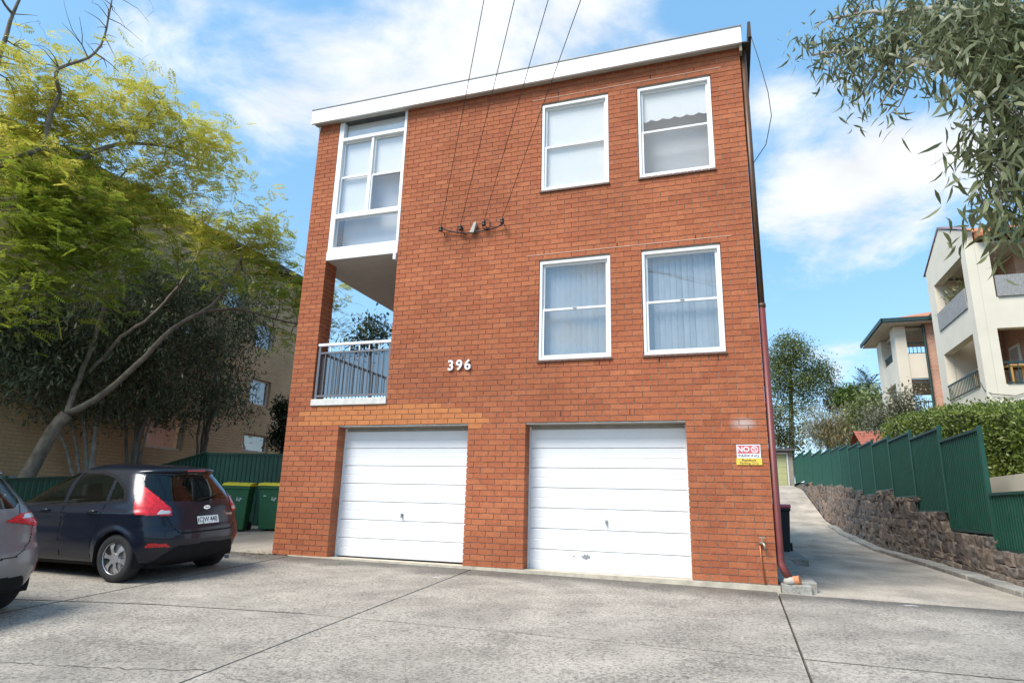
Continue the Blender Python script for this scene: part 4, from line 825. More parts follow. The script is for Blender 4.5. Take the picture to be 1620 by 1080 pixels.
PLATE = mat('plate_white', (.78, .78, .74), .45); CHROME = mat('chrome', (.7, .7, .72), .12, 1.0)
def wheel(root, cx, cy, r, side, hub):
    wd = .10
    w = MB().lathe([(r*.62, -wd*.8), (r*.70, -wd), (r*.93, -wd), (r, -wd*.72), (r, wd*.72), (r*.93, wd), (r*.70, wd), (r*.62, wd*.8)], (cx, cy, r), 1, 40).build('wheel', RUBBER, root, smooth=True, local=True)
    b = MB(); yo = cy+side*wd*.80; n = 48
    b.lathe([(r*.60, -.012*side), (r*.655, .012*side), (r*.66, 0)], (cx, yo, r), 1, n); b.lathe([(.001, .0), (r*.22, .004*side), (r*.24, -.01*side)], (cx, yo+.012*side, r), 1, 24)
    for k in range(hub):
        a = 2*math.pi*k/hub+.2; hw0, hw1 = .30, .17
        q = []
        for (rr, hw, dy) in ((r*.2, hw0*1.25, .012), (r*.42, hw1*1.2, .020), (r*.615, hw0*.72, .0)):
            for sg_ in (-1, 1): q.append((cx+rr*math.cos(a+sg_*hw), yo+dy*side, r+rr*math.sin(a+sg_*hw)))
        b.add(q, [(0, 1, 3, 2), (2, 3, 5, 4)])
    o = b.build('rim', SILVER, w, local=True)
    MB().lathe([(.0, 0), (r*.6, 0), (r*.6, .02*side), (.0, .02*side)], (cx, yo-.05*side, r), 1, 24).build('brake_disc', mat('brake_metal', (.03, .03, .03), .7, .4) if 'brake_metal' not in bpy.data.materials else bpy.data.materials['brake_metal'], w, local=True)  # near-black metal disc behind the spokes
    return w
def car(name, label, loc, rz, P, rx=0.0):
    root = thing(name, label, 'car', loc, None, rz); root.rotation_euler.x = rx
    K, Mh = 170, 250
    zt = [q[0] for q in P['tab']]; z = np.concatenate([np.linspace(zt[0], zt[-4], 120, endpoint=False), zt[-4]+(zt[-1]-zt[-4])*np.sin(np.linspace(0, 1, K-120)*math.pi/2)])
    xr, xf, w = (smooth_tab(z, zt, [q[i] for q in P['tab']]) for i in (1, 2, 3))
    w = np.maximum(w, .004); rows = []; S = []
    for k in range(K):
        half = (xf[k]-xr[k])/2; cr, cf = min(P['cr'], half*.9), min(P['cf'], half*.95); ph = np.linspace(0, math.pi/2, 70)
        nr, nf = P['nr'], P['nf']
        rx_ = xr[k]+cr*(1-np.cos(ph)**(2/nr)); ry = w[k]*np.sin(ph)**(2/nr); fx = xf[k]-cf*(1-np.cos(ph[::-1])**(2/nf)); fy = w[k]*np.sin(ph[::-1])**(2/nf)
        X = np.concatenate([rx_, fx]); Y = np.concatenate([ry, fy]); s = np.concatenate([[0], np.cumsum(np.hypot(np.diff(X), np.diff(Y)))]); u = np.linspace(0, s[-1], Mh)
        rows.append(np.stack([np.interp(u, s, X), np.interp(u, s, Y), np.full(Mh, z[k])], -1)); S.append(u)
    G = np.array(rows); S = np.array(S); r = P['r']
    # flared arches, shoulder crease
    for cx in P['ax']:
        d = np.hypot(G[..., 0]-cx, G[..., 2]-r); G[..., 1] += np.where(G[..., 1] > .5, .022*np.exp(-((d-r-.05)/.05)**2), 0)
    G[..., 1] += np.where(G[..., 1] > .55, .010*np.exp(-((G[..., 2]-P['crease']-.03*(1-G[..., 0]/4))/.035)**2)-.012*np.exp(-((G[..., 2]-P['crease']+.16)/.09)**2), 0)
    du = np.gradient(G, axis=1); dv = np.gradient(G, axis=0); Nn = np.cross(du, dv); Nn = -Nn/(np.linalg.norm(Nn, axis=-1, keepdims=True)+1e-9)
    cen = (G[:-1, :-1]+G[1:, 1:]+G[1:, :-1]+G[:-1, 1:])/4; sc = (S[:-1, :-1]+S[1:, 1:])/2; x, y, zc = cen[..., 0], cen[..., 1], cen[..., 2]
    sf = (S[:-1, -1:]+S[1:, -1:])/2-sc            # arc distance from the front centre
    if Nn[60, 125, 1] < 0: Nn = -Nn
    cls = np.zeros(x.shape, int)
    side = (y > .42); names = ['body']; offs = [0.0]; mats = [P['paint']]; per = [False]
    def region(nm, mask, m, off, split=True):
        names.append(nm); offs.append(off); mats.append(m); per.append(split); cls[mask] = len(names)-1
    for ln in P['gaps_side']: region('panel_gap', nearline(x, zc, ln, .006) & side & (x > .25) & (cls == 0), GAPM, -.005)
    for ln in P['gaps_rear']: region('panel_gap', nearline(sc, zc, ln, .006) & (x < 1.2) & (cls == 0), GAPM, -.005)
    region('lower_trim', inpoly(sc, zc, P['rtrim']) & (x < 1.0), TRIM, -.004, False); region('sill_trim', (zc < .235) & (cls == 0), TRIM, 0, False)
    gm = nearline(x, zc, P['wline'], .022) & side; region('window_trim', gm, TRIM, .001)
    for pg in P['wins']: region('side_window', inpoly(x, zc, pg) & side, CARGLASS, -.004)
    region('rear_window', inpoly(y, zc, P['rwin']) & (x < 1.0), CARGLASS, -.003, False); region('windscreen', inpoly(y, zc, P['fwin']) & (x > 2.0) & (Nn[:-1, :-1, 0] > .12), CARGLASS, -.003, False)
    region('tail_light', inpoly(sc, zc, P['lamp']) & (x < 1.2), REDL, .006); region('reverse_light', inpoly(sc, zc, P['clear']) & (x < 1.2), CLEARL, .007)
    region('reflector', inpoly(sc, zc, P['refl']) & (x < 1.2), REDL, .004); region('headlight', inpoly(sf, zc, [(.45, .62), (.55, .78), (1.15, .86), (1.05, .72), (.62, .60)]) & (x > 2.6), CLEARL, .004); region('grille', inpoly(sf, zc, [(0, .30), (.62, .32), (.5, .50), (0, .50)]) & (x > 3.0), TRIM, -.006, False)
    arch = np.zeros(x.shape, bool)
    for cx in P['ax']: arch |= (np.hypot(x-cx, zc-r) < r+.042) & (y > .5)
    cls[arch] = -1; n0, n1 = G.shape[:2]; idx = np.arange(n0*n1).reshape(n0, n1); quads = np.stack([idx[:-1, :-1], idx[:-1, 1:], idx[1:, 1:], idx[1:, :-1]], -1)
    flat = G.reshape(-1, 3); nfl = Nn.reshape(-1, 3)
    for ci in range(len(names)):
        q = quads[cls == ci]
        if not len(q): continue
        u, inv = np.unique(q, return_inverse=True); Vv = flat[u]+nfl[u]*offs[ci]; Fq = inv.reshape(q.shape); mir = Vv*np.array([1, -1, 1])
        if per[ci]:
            npmesh(names[ci], Vv, Fq[:, ::-1], mats[ci], root, True, np.zeros(3)); npmesh(names[ci], mir, Fq, mats[ci], root, True, np.zeros(3))
        else: npmesh(names[ci], np.concatenate([Vv, mir]), np.concatenate([Fq[:, ::-1], Fq+len(Vv)]), mats[ci], root, True, np.zeros(3))
    # underside, arch liners, wheels
    MB().box(.3, xf[0]-.3, -.66, .66, .17, .24).build('underbody', TRIM, root, local=True)
    for cx in P['ax']:
        for s_ in (-1, 1):
            R_ = r+.043; pr = [(cx+R_*math.cos(a), r+R_*math.sin(a)) for a in np.linspace(-.35, math.pi+.35, 22)]; b = MB()
            for (a, c) in zip(pr[:-1], pr[1:]): b.quad((a[0], s_*.52, a[1]), (c[0], s_*.52, c[1]), (c[0], s_*(P['hw']-.012), c[1]), (a[0], s_*(P['hw']-.012), a[1]))
            b.quad(*[(q[0], s_*.52, q[1]) for q in pr]); b.build('wheel_arch', GAPM, root, local=True); wheel(root, cx, s_*(P['hw']-.125), r, s_, P['spokes'])
    for (a, c, wd, h0, h1) in ((1.75, 2.15, .48, .35, 1.0), (.95, 1.25, 1.15, .35, .95)):
        for s_ in ((-1, 1) if wd < 1 else (0,)):
            yc0 = s_*.37; st_ = MB().box(a, a+.14, yc0-wd/2, yc0+wd/2, h0, h1).box(a+.12, a+.55, yc0-wd/2, yc0+wd/2, h0, h0+.18).build('seat', INTER, root, local=True, bevel=.03)
            for hh in ((0,) if wd < 1 else (-.38, .38)): MB().box(a-.02, a+.08, yc0+hh-.13, yc0+hh+.13, h1+.02, h1+.2).build('headrest', INTER, st_, local=True, bevel=.03)
    MB().box(2.45, 2.8, -.7, .7, .5, .93).build('dashboard', INTER, root, local=True)
    MB().box(.35, 2.7, -.68, .68, .26, .33).build('floor_pan', INTER, root, local=True)
    zr = lambda q: float(np.interp(q, z, xr))
    pz = P['plate']; pl_ = MB().box(-.186, .186, -.003, .003, -.052, .052).build('number_plate', PLATE, root, local=True); sl = math.atan2(zr(pz+.06)-zr(pz-.06), .12)
    pl_.location = (zr(pz)-.012, 0, pz); pl_.rotation_euler = (-sl, 0, -math.pi/2)
    if P['plate_text']:
        t = lettering(P['plate_text'], .092, SK, pl_, (0, -.0036, 0), (math.pi/2, 0, 0), .0006, bold=.012, sx=.92)
        MB().box(-.182, -.170, -.0045, -.0035, -.03, .03).build('plate_edge', TRIM, pl_, local=True)
    for (yy_, zz_) in ((1, 1.15), (1, 2.0)):
        for s_ in (-1, 1):
            wz = float(np.interp(P['crease']+.03, z, w)); MB().tube([(zz_-.09, s_*(wz+.012), P['crease']+.045), (zz_-.06, s_*(wz+.034), P['crease']+.045), (zz_+.06, s_*(wz+.034), P['crease']+.04), (zz_+.09, s_*(wz+.012), P['crease']+.04)], .012, 8).build('door_handle', P['paint'], root, local=True, smooth=True)
    for s_ in (-1, 1):
        MB().lathe([(.02, -.05), (.085, -.03), (.10, .02), (.08, .06), (.02, .075)], (2.60, s_*.93, 1.0), 0, 14).build('mirror', P['paint'], root, local=True, smooth=True)
    return root, zr
PAINT_N = mat('navy_metallic_paint', (.007, .010, .020), .3, .1, var=.04, coat=.38, spec=.3); PAINT_G = mat('grey_metallic_paint', (.165, .168, .176), .32, .3, var=.04, coat=.45)
FI = dict(tab=[(.18, .26, 3.70, .72), (.26, .10, 3.86, .79), (.38, .035, 3.92, .83), (.52, .0, 3.95, .85), (.64, .012, 3.93, .858), (.70, .04, 3.90, .86), (.78, .062, 3.74, .856), (.86, .085, 3.40, .845), (.92, .105, 3.08, .83), (.98, .14, 2.88, .812), (1.08, .205, 2.70, .772), (1.18, .275, 2.53, .722), (1.28, .345, 2.34, .668), (1.35, .385, 2.19, .625), (1.385, .34, 2.10, .60), (1.41, .36, 2.03, .575), (1.44, .55, 1.93, .50), (1.465, .98, 1.83, .36), (1.48, 1.70, 1.76, .05)],
          cr=.46, cf=.85, nr=2.5, nf=2.3, r=.30, ax=(.70, 3.19), hw=.86, crease=.83, paint=PAINT_N, spokes=6,
          wins=[[(2.78, .945), (2.68, 1.02), (2.22, 1.315), (1.78, 1.355), (1.72, .955)], [(1.655, .96), (1.70, 1.355), (1.30, 1.345), (1.03, 1.285), (.985, 1.0)], [(.93, 1.01), (.97, 1.255), (.74, 1.13), (.70, 1.035)]],
          wline=[(2.78, .94), (1.7, .945), (.95, .99), (.66, 1.03), (.76, 1.16), (1.02, 1.30), (1.3, 1.365), (1.78, 1.375), (2.24, 1.33)],
          rwin=[(-.1, .99), (.58, 1.0), (.70, 1.08), (.60, 1.335), (-.1, 1.36)], fwin=[(-.1, .99), (.66, 1.0), (.52, 1.36), (-.1, 1.40)],
          lamp=[(.74, 1.20), (.80, 1.20), (.98, .93), (.96, .85), (.54, .82), (.53, .90), (.62, 1.03)], clear=[(.56, .845), (.70, .85), (.66, .895), (.55, .885)],
          refl=[(.56, .44), (.86, .45), (.84, .50), (.62, .485)], rtrim=[(-.1, .2), (.75, .2), (.62, .34), (.50, .44), (-.1, .46)], plate=.745, plate_text='CJW 440',
          gaps_side=[[(1.69, .30), (1.69, .95)], [(2.82, .42), (2.78, .94)], [(1.02, .66), (.96, .99)], [(1.02, .66), (1.12, .5), (1.14, .3)]], gaps_rear=[[(0, .60), (.45, .60), (.56, .68), (.60, .82)], [(.60, .82), (.62, 1.02), (.66, 1.2), (.60, 1.37)]])
gx, gy = .62, -2.10
fi, fzr = car('parked_car', 'dark navy five-door hatchback parked beside the brick block', (gx, gy, gz(gx, gy)), math.pi, FI, -.058)
bd = MB().lathe([(.0, 0), (.06, 0), (.055, .006), (.0, .008)], (0, 0, 0), 0, 20).build('badge', CHROME, fi, local=True); bd.location = (fzr(.90)-.016, 0, .905); bd.scale = (1, 1.0, .42)
o = lettering('Ford', .035, mat('badge_blue', (.02, .04, .12), .4), fi, (fzr(.905)-.026, 0, .905), (math.pi/2, 0, -math.pi/2), .001, italic=.3)
o = lettering('Fiesta', .062, CHROME, fi, (fzr(.80)+.02, -.40, .80), (math.pi/2, 0, -math.pi/2-.14), .002, italic=.35)
MB().tube([(fzr(1.0)-.02, .12, 1.0), (fzr(1.04)-.03, -.1, 1.035), (fzr(1.07)-.02, -.34, 1.07)], [.012, .010, .007], 6).build('wiper', TRIM, fi, local=True)
MB().box(.318, .336, -.15, .15, 1.382, 1.397).build('brake_light', REDL, fi, local=True)
MB().tube([(.10, -.45, .20), (.03, -.46, .205)], .025, 10).build('exhaust', STEEL, fi, local=True)
HI = dict(FI); s_ = 1.075
HI.update(tab=[(a*1.0, b*1.05, c*1.09, d*1.03) for a, b, c, d in FI['tab']], cr=.50, ax=(.78, 3.43), r=.315, hw=.89, paint=PAINT_G, crease=.86, spokes=5,
          lamp=[(.36, .925), (.56, .985), (.86, 1.0), (1.10, .97), (1.02, .87), (.74, .855)], clear=[(.56, .935), (.62, .978), (.84, .985), (.86, .935)], refl=[(.76, .40), (.86, .40), (.93, .52), (.84, .53)],
          rtrim=[(-.1, .2), (.78, .2), (.7, .30), (.60, .40), (-.1, .44)], rwin=[(-.1, 1.03), (.50, 1.04), (.60, 1.10), (.52, 1.33), (-.1, 1.355)], plate_text='', plate=.66,
          gaps_rear=[[(0, .57), (.45, .60), (.66, .72), (.70, .86)], [(.56, .99), (.62, 1.1), (.62, 1.25), (.56, 1.37)]])
gx2, gy2 = .88, -5.22
car('parked_car', 'mid-grey metallic hatchback parked on the street side of the navy hatchback', (gx2, gy2, gz(gx2, gy2)), math.pi, HI, -.058)
# ---------------------------------------------------------------- plants
def unit(n): v = RNG.normal(size=(n, 3)); return v/np.linalg.norm(v, axis=1, keepdims=True)
def nrm(v): return v/(np.linalg.norm(v, axis=-1, keepdims=True)+1e-9)
def leafmat(name, cols, trans=.3, rough=.5):
    return mat(name, cols[0], rough, var=.12, scale=3, island=cols, trans=trans, spec=.4)
BARK = mat('grey_bark', (.20, .17, .13), .95, var=.35, scale=9, bump=.6, bscale=30, stretch=(1, 1, .4)); BARKP = mat('pale_bark', (.33, .29, .24), .9, var=.3, scale=8, bump=.5, bscale=30); BARKD = mat('dark_bark', (.085, .065, .05), .95, var=.35, scale=9, bump=.6)
def rhombi(P, D, U, L, Wd, mid=.45):
    s = nrm(np.cross(D, U)); L = L[:, None]; Wd = Wd[:, None]; m = P+D*L*mid
    V = np.stack([P, m+s*Wd/2, P+D*L, m-s*Wd/2], 1); n = len(P); return V.reshape(-1, 3), np.arange(4*n).reshape(n, 4)
def sickles(P, D, U, L, Wd, curve):
    """curved hanging gum leaves: strips of three quads"""
    s = nrm(np.cross(D, U)); n = len(P); t = [0, .28, .62, 1.0]; ww = [.12, 1.0, .8, .04]; V = []
    for tt, w in zip(t, ww):
        c = P+D*(L*tt)[:, None]+s*(curve*L*tt*tt)[:, None]+U*(.10*L*math.sin(math.pi*tt))[:, None]; V += [c+s*(Wd*w/2)[:, None], c-s*(Wd*w/2)[:, None]]
    V = np.stack(V, 1); b = np.arange(n)[:, None]*8; F = np.concatenate([b+np.array([[0, 2, 3, 1]]), b+np.array([[2, 4, 5, 3]]), b+np.array([[4, 6, 7, 5]])], 0); return V.reshape(-1, 3), F
def fronds(P, D, U, L, pairs=9, pl=.34, pw=.075):
    """feathery double-row leaves along a drooping stalk"""
    S = nrm(np.cross(D, U)); PP, DD, UU, LL, WW = [], [], [], [], []
    for j in range(pairs+1):
        t = (j+.6)/(pairs+.8); base = P+D*(L*t)[:, None]-np.array([0, 0, 1.0])*(.22*L*t*t)[:, None]; k = math.sin(math.pi*(.18+.72*t))
        for sg_ in ((-1, 1) if j < pairs else (0,)):
            PP.append(base); DD.append(nrm(S*sg_+D*(.55 if sg_ else 1)+RNG.normal(size=P.shape)*.10-np.array([0, 0, .18]))); UU.append(U); LL.append(L*pl*k*RNG.uniform(.8, 1.15, len(L))); WW.append(L*pw*RNG.uniform(.8, 1.2, len(L)))
    return rhombi(*(np.concatenate(q) for q in (PP, DD, UU, LL, WW)), mid=.5)
class Skel:
    def __init__(s): s.mb = MB(); s.n = []; s.r = []
    def limb(s, pts, r0, r1, jit=.0, sides=7):
        pts = [np.array(p, float) for p in pts]; m = len(pts); out = []
        for i in range(m-1):                                    # Catmull-Rom
            p0, p1, p2, p3 = pts[max(i-1, 0)], pts[i], pts[i+1], pts[min(i+2, m-1)]; k = max(2, int(np.linalg.norm(p2-p1)/.22))
            for t in np.linspace(0, 1, k, endpoint=False): out.append(.5*((2*p1)+(-p0+p2)*t+(2*p0-5*p1+4*p2-p3)*t*t+(-p0+3*p1-3*p2+p3)*t**3)+RNG.normal(size=3)*jit)
        out.append(pts[-1]); rr = list(np.linspace(r0, r1, len(out))); s.mb.tube(out, rr, sides); s.n += out; s.r += rr; return s
    def grow(s, targets, rmax=.05, rtip=.006, wig=.12, sides=5, up=.15):
        T = [np.array(t) for t in targets]; N = np.array(s.n); d0 = [np.min(np.linalg.norm(N-t, axis=1)) for t in T]
        for i in np.argsort(d0):
            t = T[i]; N = np.array(s.n); dd = np.linalg.norm(N-t, axis=1)+np.where(np.array(s.r) < .012, .4, 0); j = int(np.argmin(dd)); a = N[j]; L = np.linalg.norm(t-a)
            if L < .08: continue
            r0 = min(s.r[j]*.7, rmax, .008+.014*L); k = max(3, int(L/.25)); off = RNG.normal(size=3)*wig*L+np.array([0, 0, up*L]); pts = []
            for q in np.linspace(0, 1, k+1): pts.append(a+(t-a)*q+off*4*q*(1-q)*.5+(RNG.normal(size=3)*.02*L if 0 < q < 1 else 0))
            rr = list(np.linspace(r0, rtip, k+1)); s.mb.tube(pts, rr, sides, False); s.n += pts[1:]; s.r += rr[1:]
        return s
def blob_pts(blobs, dens, flat=.0):
    out = []
    for (px, py, rx, ry, dep, *k) in blobs:
        c = atd(px, py, dep); mx, mz = rx*dep/FPX, ry*dep/FPX; my = min(mx, mz)*1.15; n = max(2, int(dens*(k[0] if k else 1)*rx*ry/1000.)); v = unit(n)*(RNG.uniform(.15, 1, n)**.5)[:, None]
        out.append(c+v[:, :1]*mx*_r+v[:, 1:2]*my*np.array([_f[0], _f[1], 0])+v[:, 2:]*mz*np.array([0, 0, 1.0]))
    return np.concatenate(out)
def spray(T, n, spread, outw):
    """leaf bases and directions around twig tips T"""
    P = np.repeat(T, n, 0)+RNG.normal(size=(len(T)*n, 3))*spread; D = nrm(unit(len(P))+np.array(outw)); U = nrm(unit(len(P))*.55+np.array([0, 0, 1.0])); return P, D, U

BARKJ = mat('lichened_bark', (.165, .135, .10), .95, var=.4, scale=7, bump=.7, bscale=26)
# ---- large feathery-leaved tree on the left
d0 = 16.2
jt = thing('feathery_leaved_tree', 'leaning grey-barked tree with yellow-green feathery leaves behind the navy car', 'tree', tuple(onX(18, 800, -6.1)))
sk = Skel()
def dj(px): return min(18.2, 13.0/max(.2, .314+.946*(810-px)/1007))          # depth of the tree's upright plane, x = -5.6
def ds(px): return min(21.0, 14.1/max(.2, .314+.946*(810-px)/1007))          # and of the shrubs', x = -6.7
def A_(*q): return [atd(*p) for p in q]
def AJ(*q): return [atd(a, c, dj(a)+e-d0) for a, c, e in q]
sk.limb([onX(14, 812, -6.1)]+AJ((25, 785, d0), (52, 737, d0), (84, 680, d0-.1), (105, 655, d0-.2)), .155, .12, 0, 12)
sk.limb(AJ((105, 655, d0-.2), (135, 640, d0-.3), (167, 620, d0-.5), (205, 588, d0-.8), (240, 553, d0-1), (272, 520, d0-1.2), (302, 502, d0-1.4), (335, 483, d0-1.5), (360, 450, d0-1.6), (380, 410, d0-1.6)), .075, .02, .008, 9)
sk.limb(AJ((318, 493, d0-1.45), (377, 489, d0-1.6), (420, 500, d0-1.5), (470, 512, d0-1.2), (520, 505, d0-.6)), .045, .014, .006)
sk.limb(AJ((105, 655, d0-.2), (125, 600, d0+.1), (150, 533, d0+.3), (163, 487, d0+.4), (168, 430, d0+.4), (150, 370, d0+.2), (165, 310, d0), (200, 270, d0-.2)), .06, .02, .01, 9)
sk.limb(AJ((140, 590, d0+.2), (193, 533, d0+.1), (240, 500, d0), (290, 440, d0-.1), (330, 380, d0-.2), (395, 345, d0-.4)), .045, .012, .012)
sk.limb(AJ((-130, 800, d0), (-140, 640, d0-.4), (-110, 480, d0-.6), (-55, 340, d0-.7), (2, 258, d0-.8), (64, 235, d0-.8), (75, 200, d0-.8), (83, 172, d0-.8), (96, 150, d0-.8), (88, 126, d0-.9), (93, 108, d0-.9), (125, 98, d0-1), (150, 84, d0-1), (166, 58, d0-1), (172, 30, d0-1), (178, -8, d0-1)), .10, .014, .006, 9)
sk.limb(AJ((66, 234, d0-.8), (100, 244, d0-.9), (128, 252, d0-1), (166, 233, d0-1), (206, 227, d0-1), (262, 232, d0-1), (300, 245, d0-.9), (330, 262, d0-.8)), .06, .014, .006)
sk.limb(AJ((-50, 320, d0-.7), (-30, 200, d0-.4), (0, 88, d0-.2), (13, 48, d0-.2), (20, 22, d0-.2), (34, -8, d0-.2)), .09, .025, .004); sk.limb(AJ((20, 22, d0-.2), (8, 8, d0-.2), (-4, -14, d0-.2)), .03, .015)
sk.limb(AJ((206, 227, d0-1), (225, 190, d0-1.1), (245, 170, d0-1.2), (262, 150, d0-1.2)), .03, .01, .01); sk.limb(AJ((-40, 480, d0-.8), (20, 455, d0-1.4), (60, 465, d0-1.6), (120, 470, d0-1.6)), .05, .012, .01)
JB = [(40, 115, 55, 34, d0-.3, .45), (150, 118, 55, 22, d0-.6, .4), (215, 135, 45, 22, d0-.8, .5), (255, 155, 34, 26, d0-1, .6), (70, 185, 80, 40, d0-.2), (180, 200, 70, 36, d0-.6), (270, 215, 55, 34, d0-1), (325, 235, 42, 30, d0-.9, 1.2), (350, 275, 28, 26, d0-.8, 1.2), (280, 275, 60, 28, d0-.9),
      (40, 270, 60, 40, d0-.9, 1.1), (110, 320, 90, 38, d0-1.2, 1.3), (190, 350, 50, 45, d0-1, 1.3), (50, 370, 60, 40, d0-1.3, 1.2), (130, 405, 70, 26, d0-1.4, 1.1), (210, 410, 35, 22, d0-1.3), (40, 440, 50, 25, d0-1.5, .8), (140, 470, 40, 14, d0-1.5, .7),
      (310, 355, 40, 24, d0-.4, .9), (370, 375, 52, 32, d0-.8, 1.5), (420, 375, 36, 34, d0-.6, 1.6), (440, 415, 24, 26, d0-.5, 1.3), (395, 430, 30, 26, d0-1.2), (462, 470, 30, 26, d0-1, 1.1), (505, 478, 30, 32, d0-.4, 1.2), (530, 520, 18, 24, d0+.2, 1.0), (455, 520, 20, 30, d0-.8, .9), (120, 262, 70, 30, d0-.4), (215, 300, 45, 30, d0-.5), (255, 335, 40, 26, d0-.8), (20, 480, 40, 18, d0-1.6, .7), (95, 450, 50, 18, d0-1.6, .8), (285, 395, 40, 22, d0-1.2, .8), (345, 430, 30, 18, d0-1.3, .7), (430, 450, 30, 18, d0-1, .9)]
JB = [(a, c, e, f, dj(a)+g-d0, *k) for (a, c, e, f, g, *k) in JB]; JT = blob_pts(JB, 8.5)
tw = np.stack([atd(px, py, dj(px)-.9+RNG.uniform(-.5, .5)) for px, py in zip(RNG.uniform(-10, 245, 46), RNG.uniform(-15, 95, 46))])
sk.grow(JT[RNG.permutation(len(JT))[:330]], .045, .006, .14).grow(tw, .02, .003, .1, 4)
sk.mb.build('trunk', BARKJ, jt, smooth=True)
P, D, U = spray(JT, 20, .28, (.12, -.15, .05)); L = RNG.uniform(.22, .42, len(P)); keep = RNG.random(len(P)) < .92; P, D, U, L = P[keep], nrm(D*np.array([1, 1, .45])), U, L[keep]; D, U = D[keep], U[keep]
yel = np.clip((P[:, 2]-5.3)/3.0, 0, 1)+RNG.normal(size=len(P))*.25 > .5
for msk, cols in ((yel, [(.62, .55, .09), (.68, .58, .11), (.54, .52, .08), (.46, .49, .07)]), (~yel, [(.27, .34, .035), (.34, .40, .045), (.20, .28, .03), (.42, .42, .055)])):
    V, F = fronds(P[msk], D[msk], U[msk], L[msk]); npmesh('crown', V, F, leafmat('feathery_leaf', cols, .5), jt)
# ---- dark evergreen shrubs below it
OLV = leafmat('dark_olive_leaf', [(.085, .115, .06), (.12, .155, .08), (.17, .20, .11), (.10, .13, .07), (.24, .26, .16)], .25, .45)
SH = [('olive_shrub', 'dark grey-green evergreen with multiple thin stems by the leaning trunk', (150, 748), 16.8, [(40, 520, 60, 50, 16.6), (95, 500, 60, 45, 16.8), (45, 590, 60, 40, 16.6), (120, 570, 55, 45, 16.4), (150, 640, 40, 28, 16.6, .7), (90, 640, 40, 26, 16.8, .5), (30, 480, 40, 40, 17)], [(150, 690), (160, 620), (120, 560)]),
      ('olive_shrub', 'dark evergreen shrub filling the gap before the blond brick wall', (215, 748), 17.6, [(190, 560, 50, 50, 17.4), (240, 590, 45, 45, 17.2), (200, 500, 50, 40, 17.8), (250, 640, 40, 36, 17.2, .9), (190, 640, 36, 32, 17.4, .8), (230, 450, 50, 40, 18), (290, 470, 40, 40, 18), (260, 530, 45, 40, 17.6)], [(220, 690), (235, 640), (215, 560)]),
      ('olive_shrub', 'dark evergreen shrub with bare lower stems behind the green fence', (318, 745), 18.4, [(310, 560, 45, 45, 18.2), (350, 520, 45, 45, 18.4), (330, 620, 45, 36, 18), (372, 600, 26, 40, 18.2, .8), (395, 530, 32, 40, 18.6), (300, 650, 40, 26, 18, .8), (370, 650, 30, 26, 18, .7), (420, 480, 14, 24, 18.8, .6), (340, 440, 50, 40, 18.8), (400, 455, 40, 30, 19, .9)], [(325, 690), (345, 630), (330, 560), (300, 500)])]
for (nm, lb, bp, dep, blobs, stem) in SH:
    dep0 = dep; dep = ds(bp[0]); blobs = [(a, c, e, f, ds(a)+(g-dep0)*.5, *k) for (a, c, e, f, g, *k) in blobs]; base = atd(bp[0], bp[1], dep); base[2] = gz(base[0], base[1])-.1
    t = thing(nm, lb, 'shrub', tuple(base)); s = Skel(); s.limb([base]+A_(*[(x, y, dep) for x, y in stem]), .09, .035, .01, 8)
    for k in range(4): q = blobs[k]; s.limb([base+np.array([.1*k-.2, .1, .1]), atd((bp[0]+q[0])/2+random.uniform(-20, 20), (bp[1]+q[1])/2, dep), atd(q[0], q[1], q[4])], .05, .018, .012)
    T = blob_pts([(q[0], q[1], q[2]*1.12, q[3]*1.12, *q[4:]) for q in blobs], 26); s.grow(T[RNG.permutation(len(T))[:120]], .03, .006, .12, 4); s.mb.build('trunk', BARKP if 'leaning' in lb else BARK, t, smooth=True)
    P, D, U = spray(T, 30, .21, (0, -.1, .25)); V, F = rhombi(P, D, U, RNG.uniform(.12, .21, len(P)), RNG.uniform(.032, .052, len(P))); npmesh('crown', V, F, OLV, t)
def simple_tree(nm, lb, cat, base_px, dep, blobs, cols, dens, per, leaf, spread, trunk=.18, bark=BARK, trans=.25, outw=(0, -.1, .2), zbase=None, group=None, ntw=70, wid=.42):
    b0 = atd(base_px[0], base_px[1], dep)
    if zbase is not None: b0[2] = zbase
    t = thing(nm, lb, cat, tuple(b0), group); s = Skel(); c = atd(blobs[0][0], blobs[0][1], blobs[0][4]); s.limb([b0, b0*.55+c*.45+RNG.normal(size=3)*.2, c], trunk, trunk*.3, .01, 8)
    T = blob_pts(blobs, dens*1.5); s.grow(T[RNG.permutation(len(T))[:ntw]], trunk*.4, .01, .1, 4); s.mb.build('trunk', bark, t, smooth=True)
    P, D, U = spray(T, int(per*2.2), spread, outw); V, F = rhombi(P, D, U, RNG.uniform(.7, 1.3, len(P))*leaf, RNG.uniform(.7, 1.3, len(P))*leaf*wid); npmesh('crown', V, F, leafmat(nm+'_leaf', cols, trans), t); return t
G1 = [(.17, .20, .06), (.21, .24, .075), (.13, .165, .05), (.26, .28, .10)]; G2 = [(.10, .16, .03), (.14, .20, .04), (.08, .13, .03)]; G3 = [(.26, .22, .11), (.31, .26, .13), (.20, .19, .09)]; G4 = [(.16, .17, .10), (.22, .22, .14), (.13, .14, .08)]
simple_tree('broad_crowned_tree', 'tall tree with layered mid-green crown at the top of the driveway', 'tree', (1248, 735), 62, [(1250, 560, 36, 22, 62), (1235, 583, 26, 22, 62), (1292, 585, 26, 13, 62), (1270, 605, 42, 15, 61), (1300, 598, 18, 10, 62), (1232, 618, 22, 16, 62, .8), (1285, 625, 30, 9, 62, .8), (1258, 645, 34, 12, 61, .8), (1222, 655, 15, 16, 62, .4), (1250, 543, 22, 10, 62)], G1, 75, 22, .24, .48, .35, zbase=2.9, ntw=110, trans=.4)
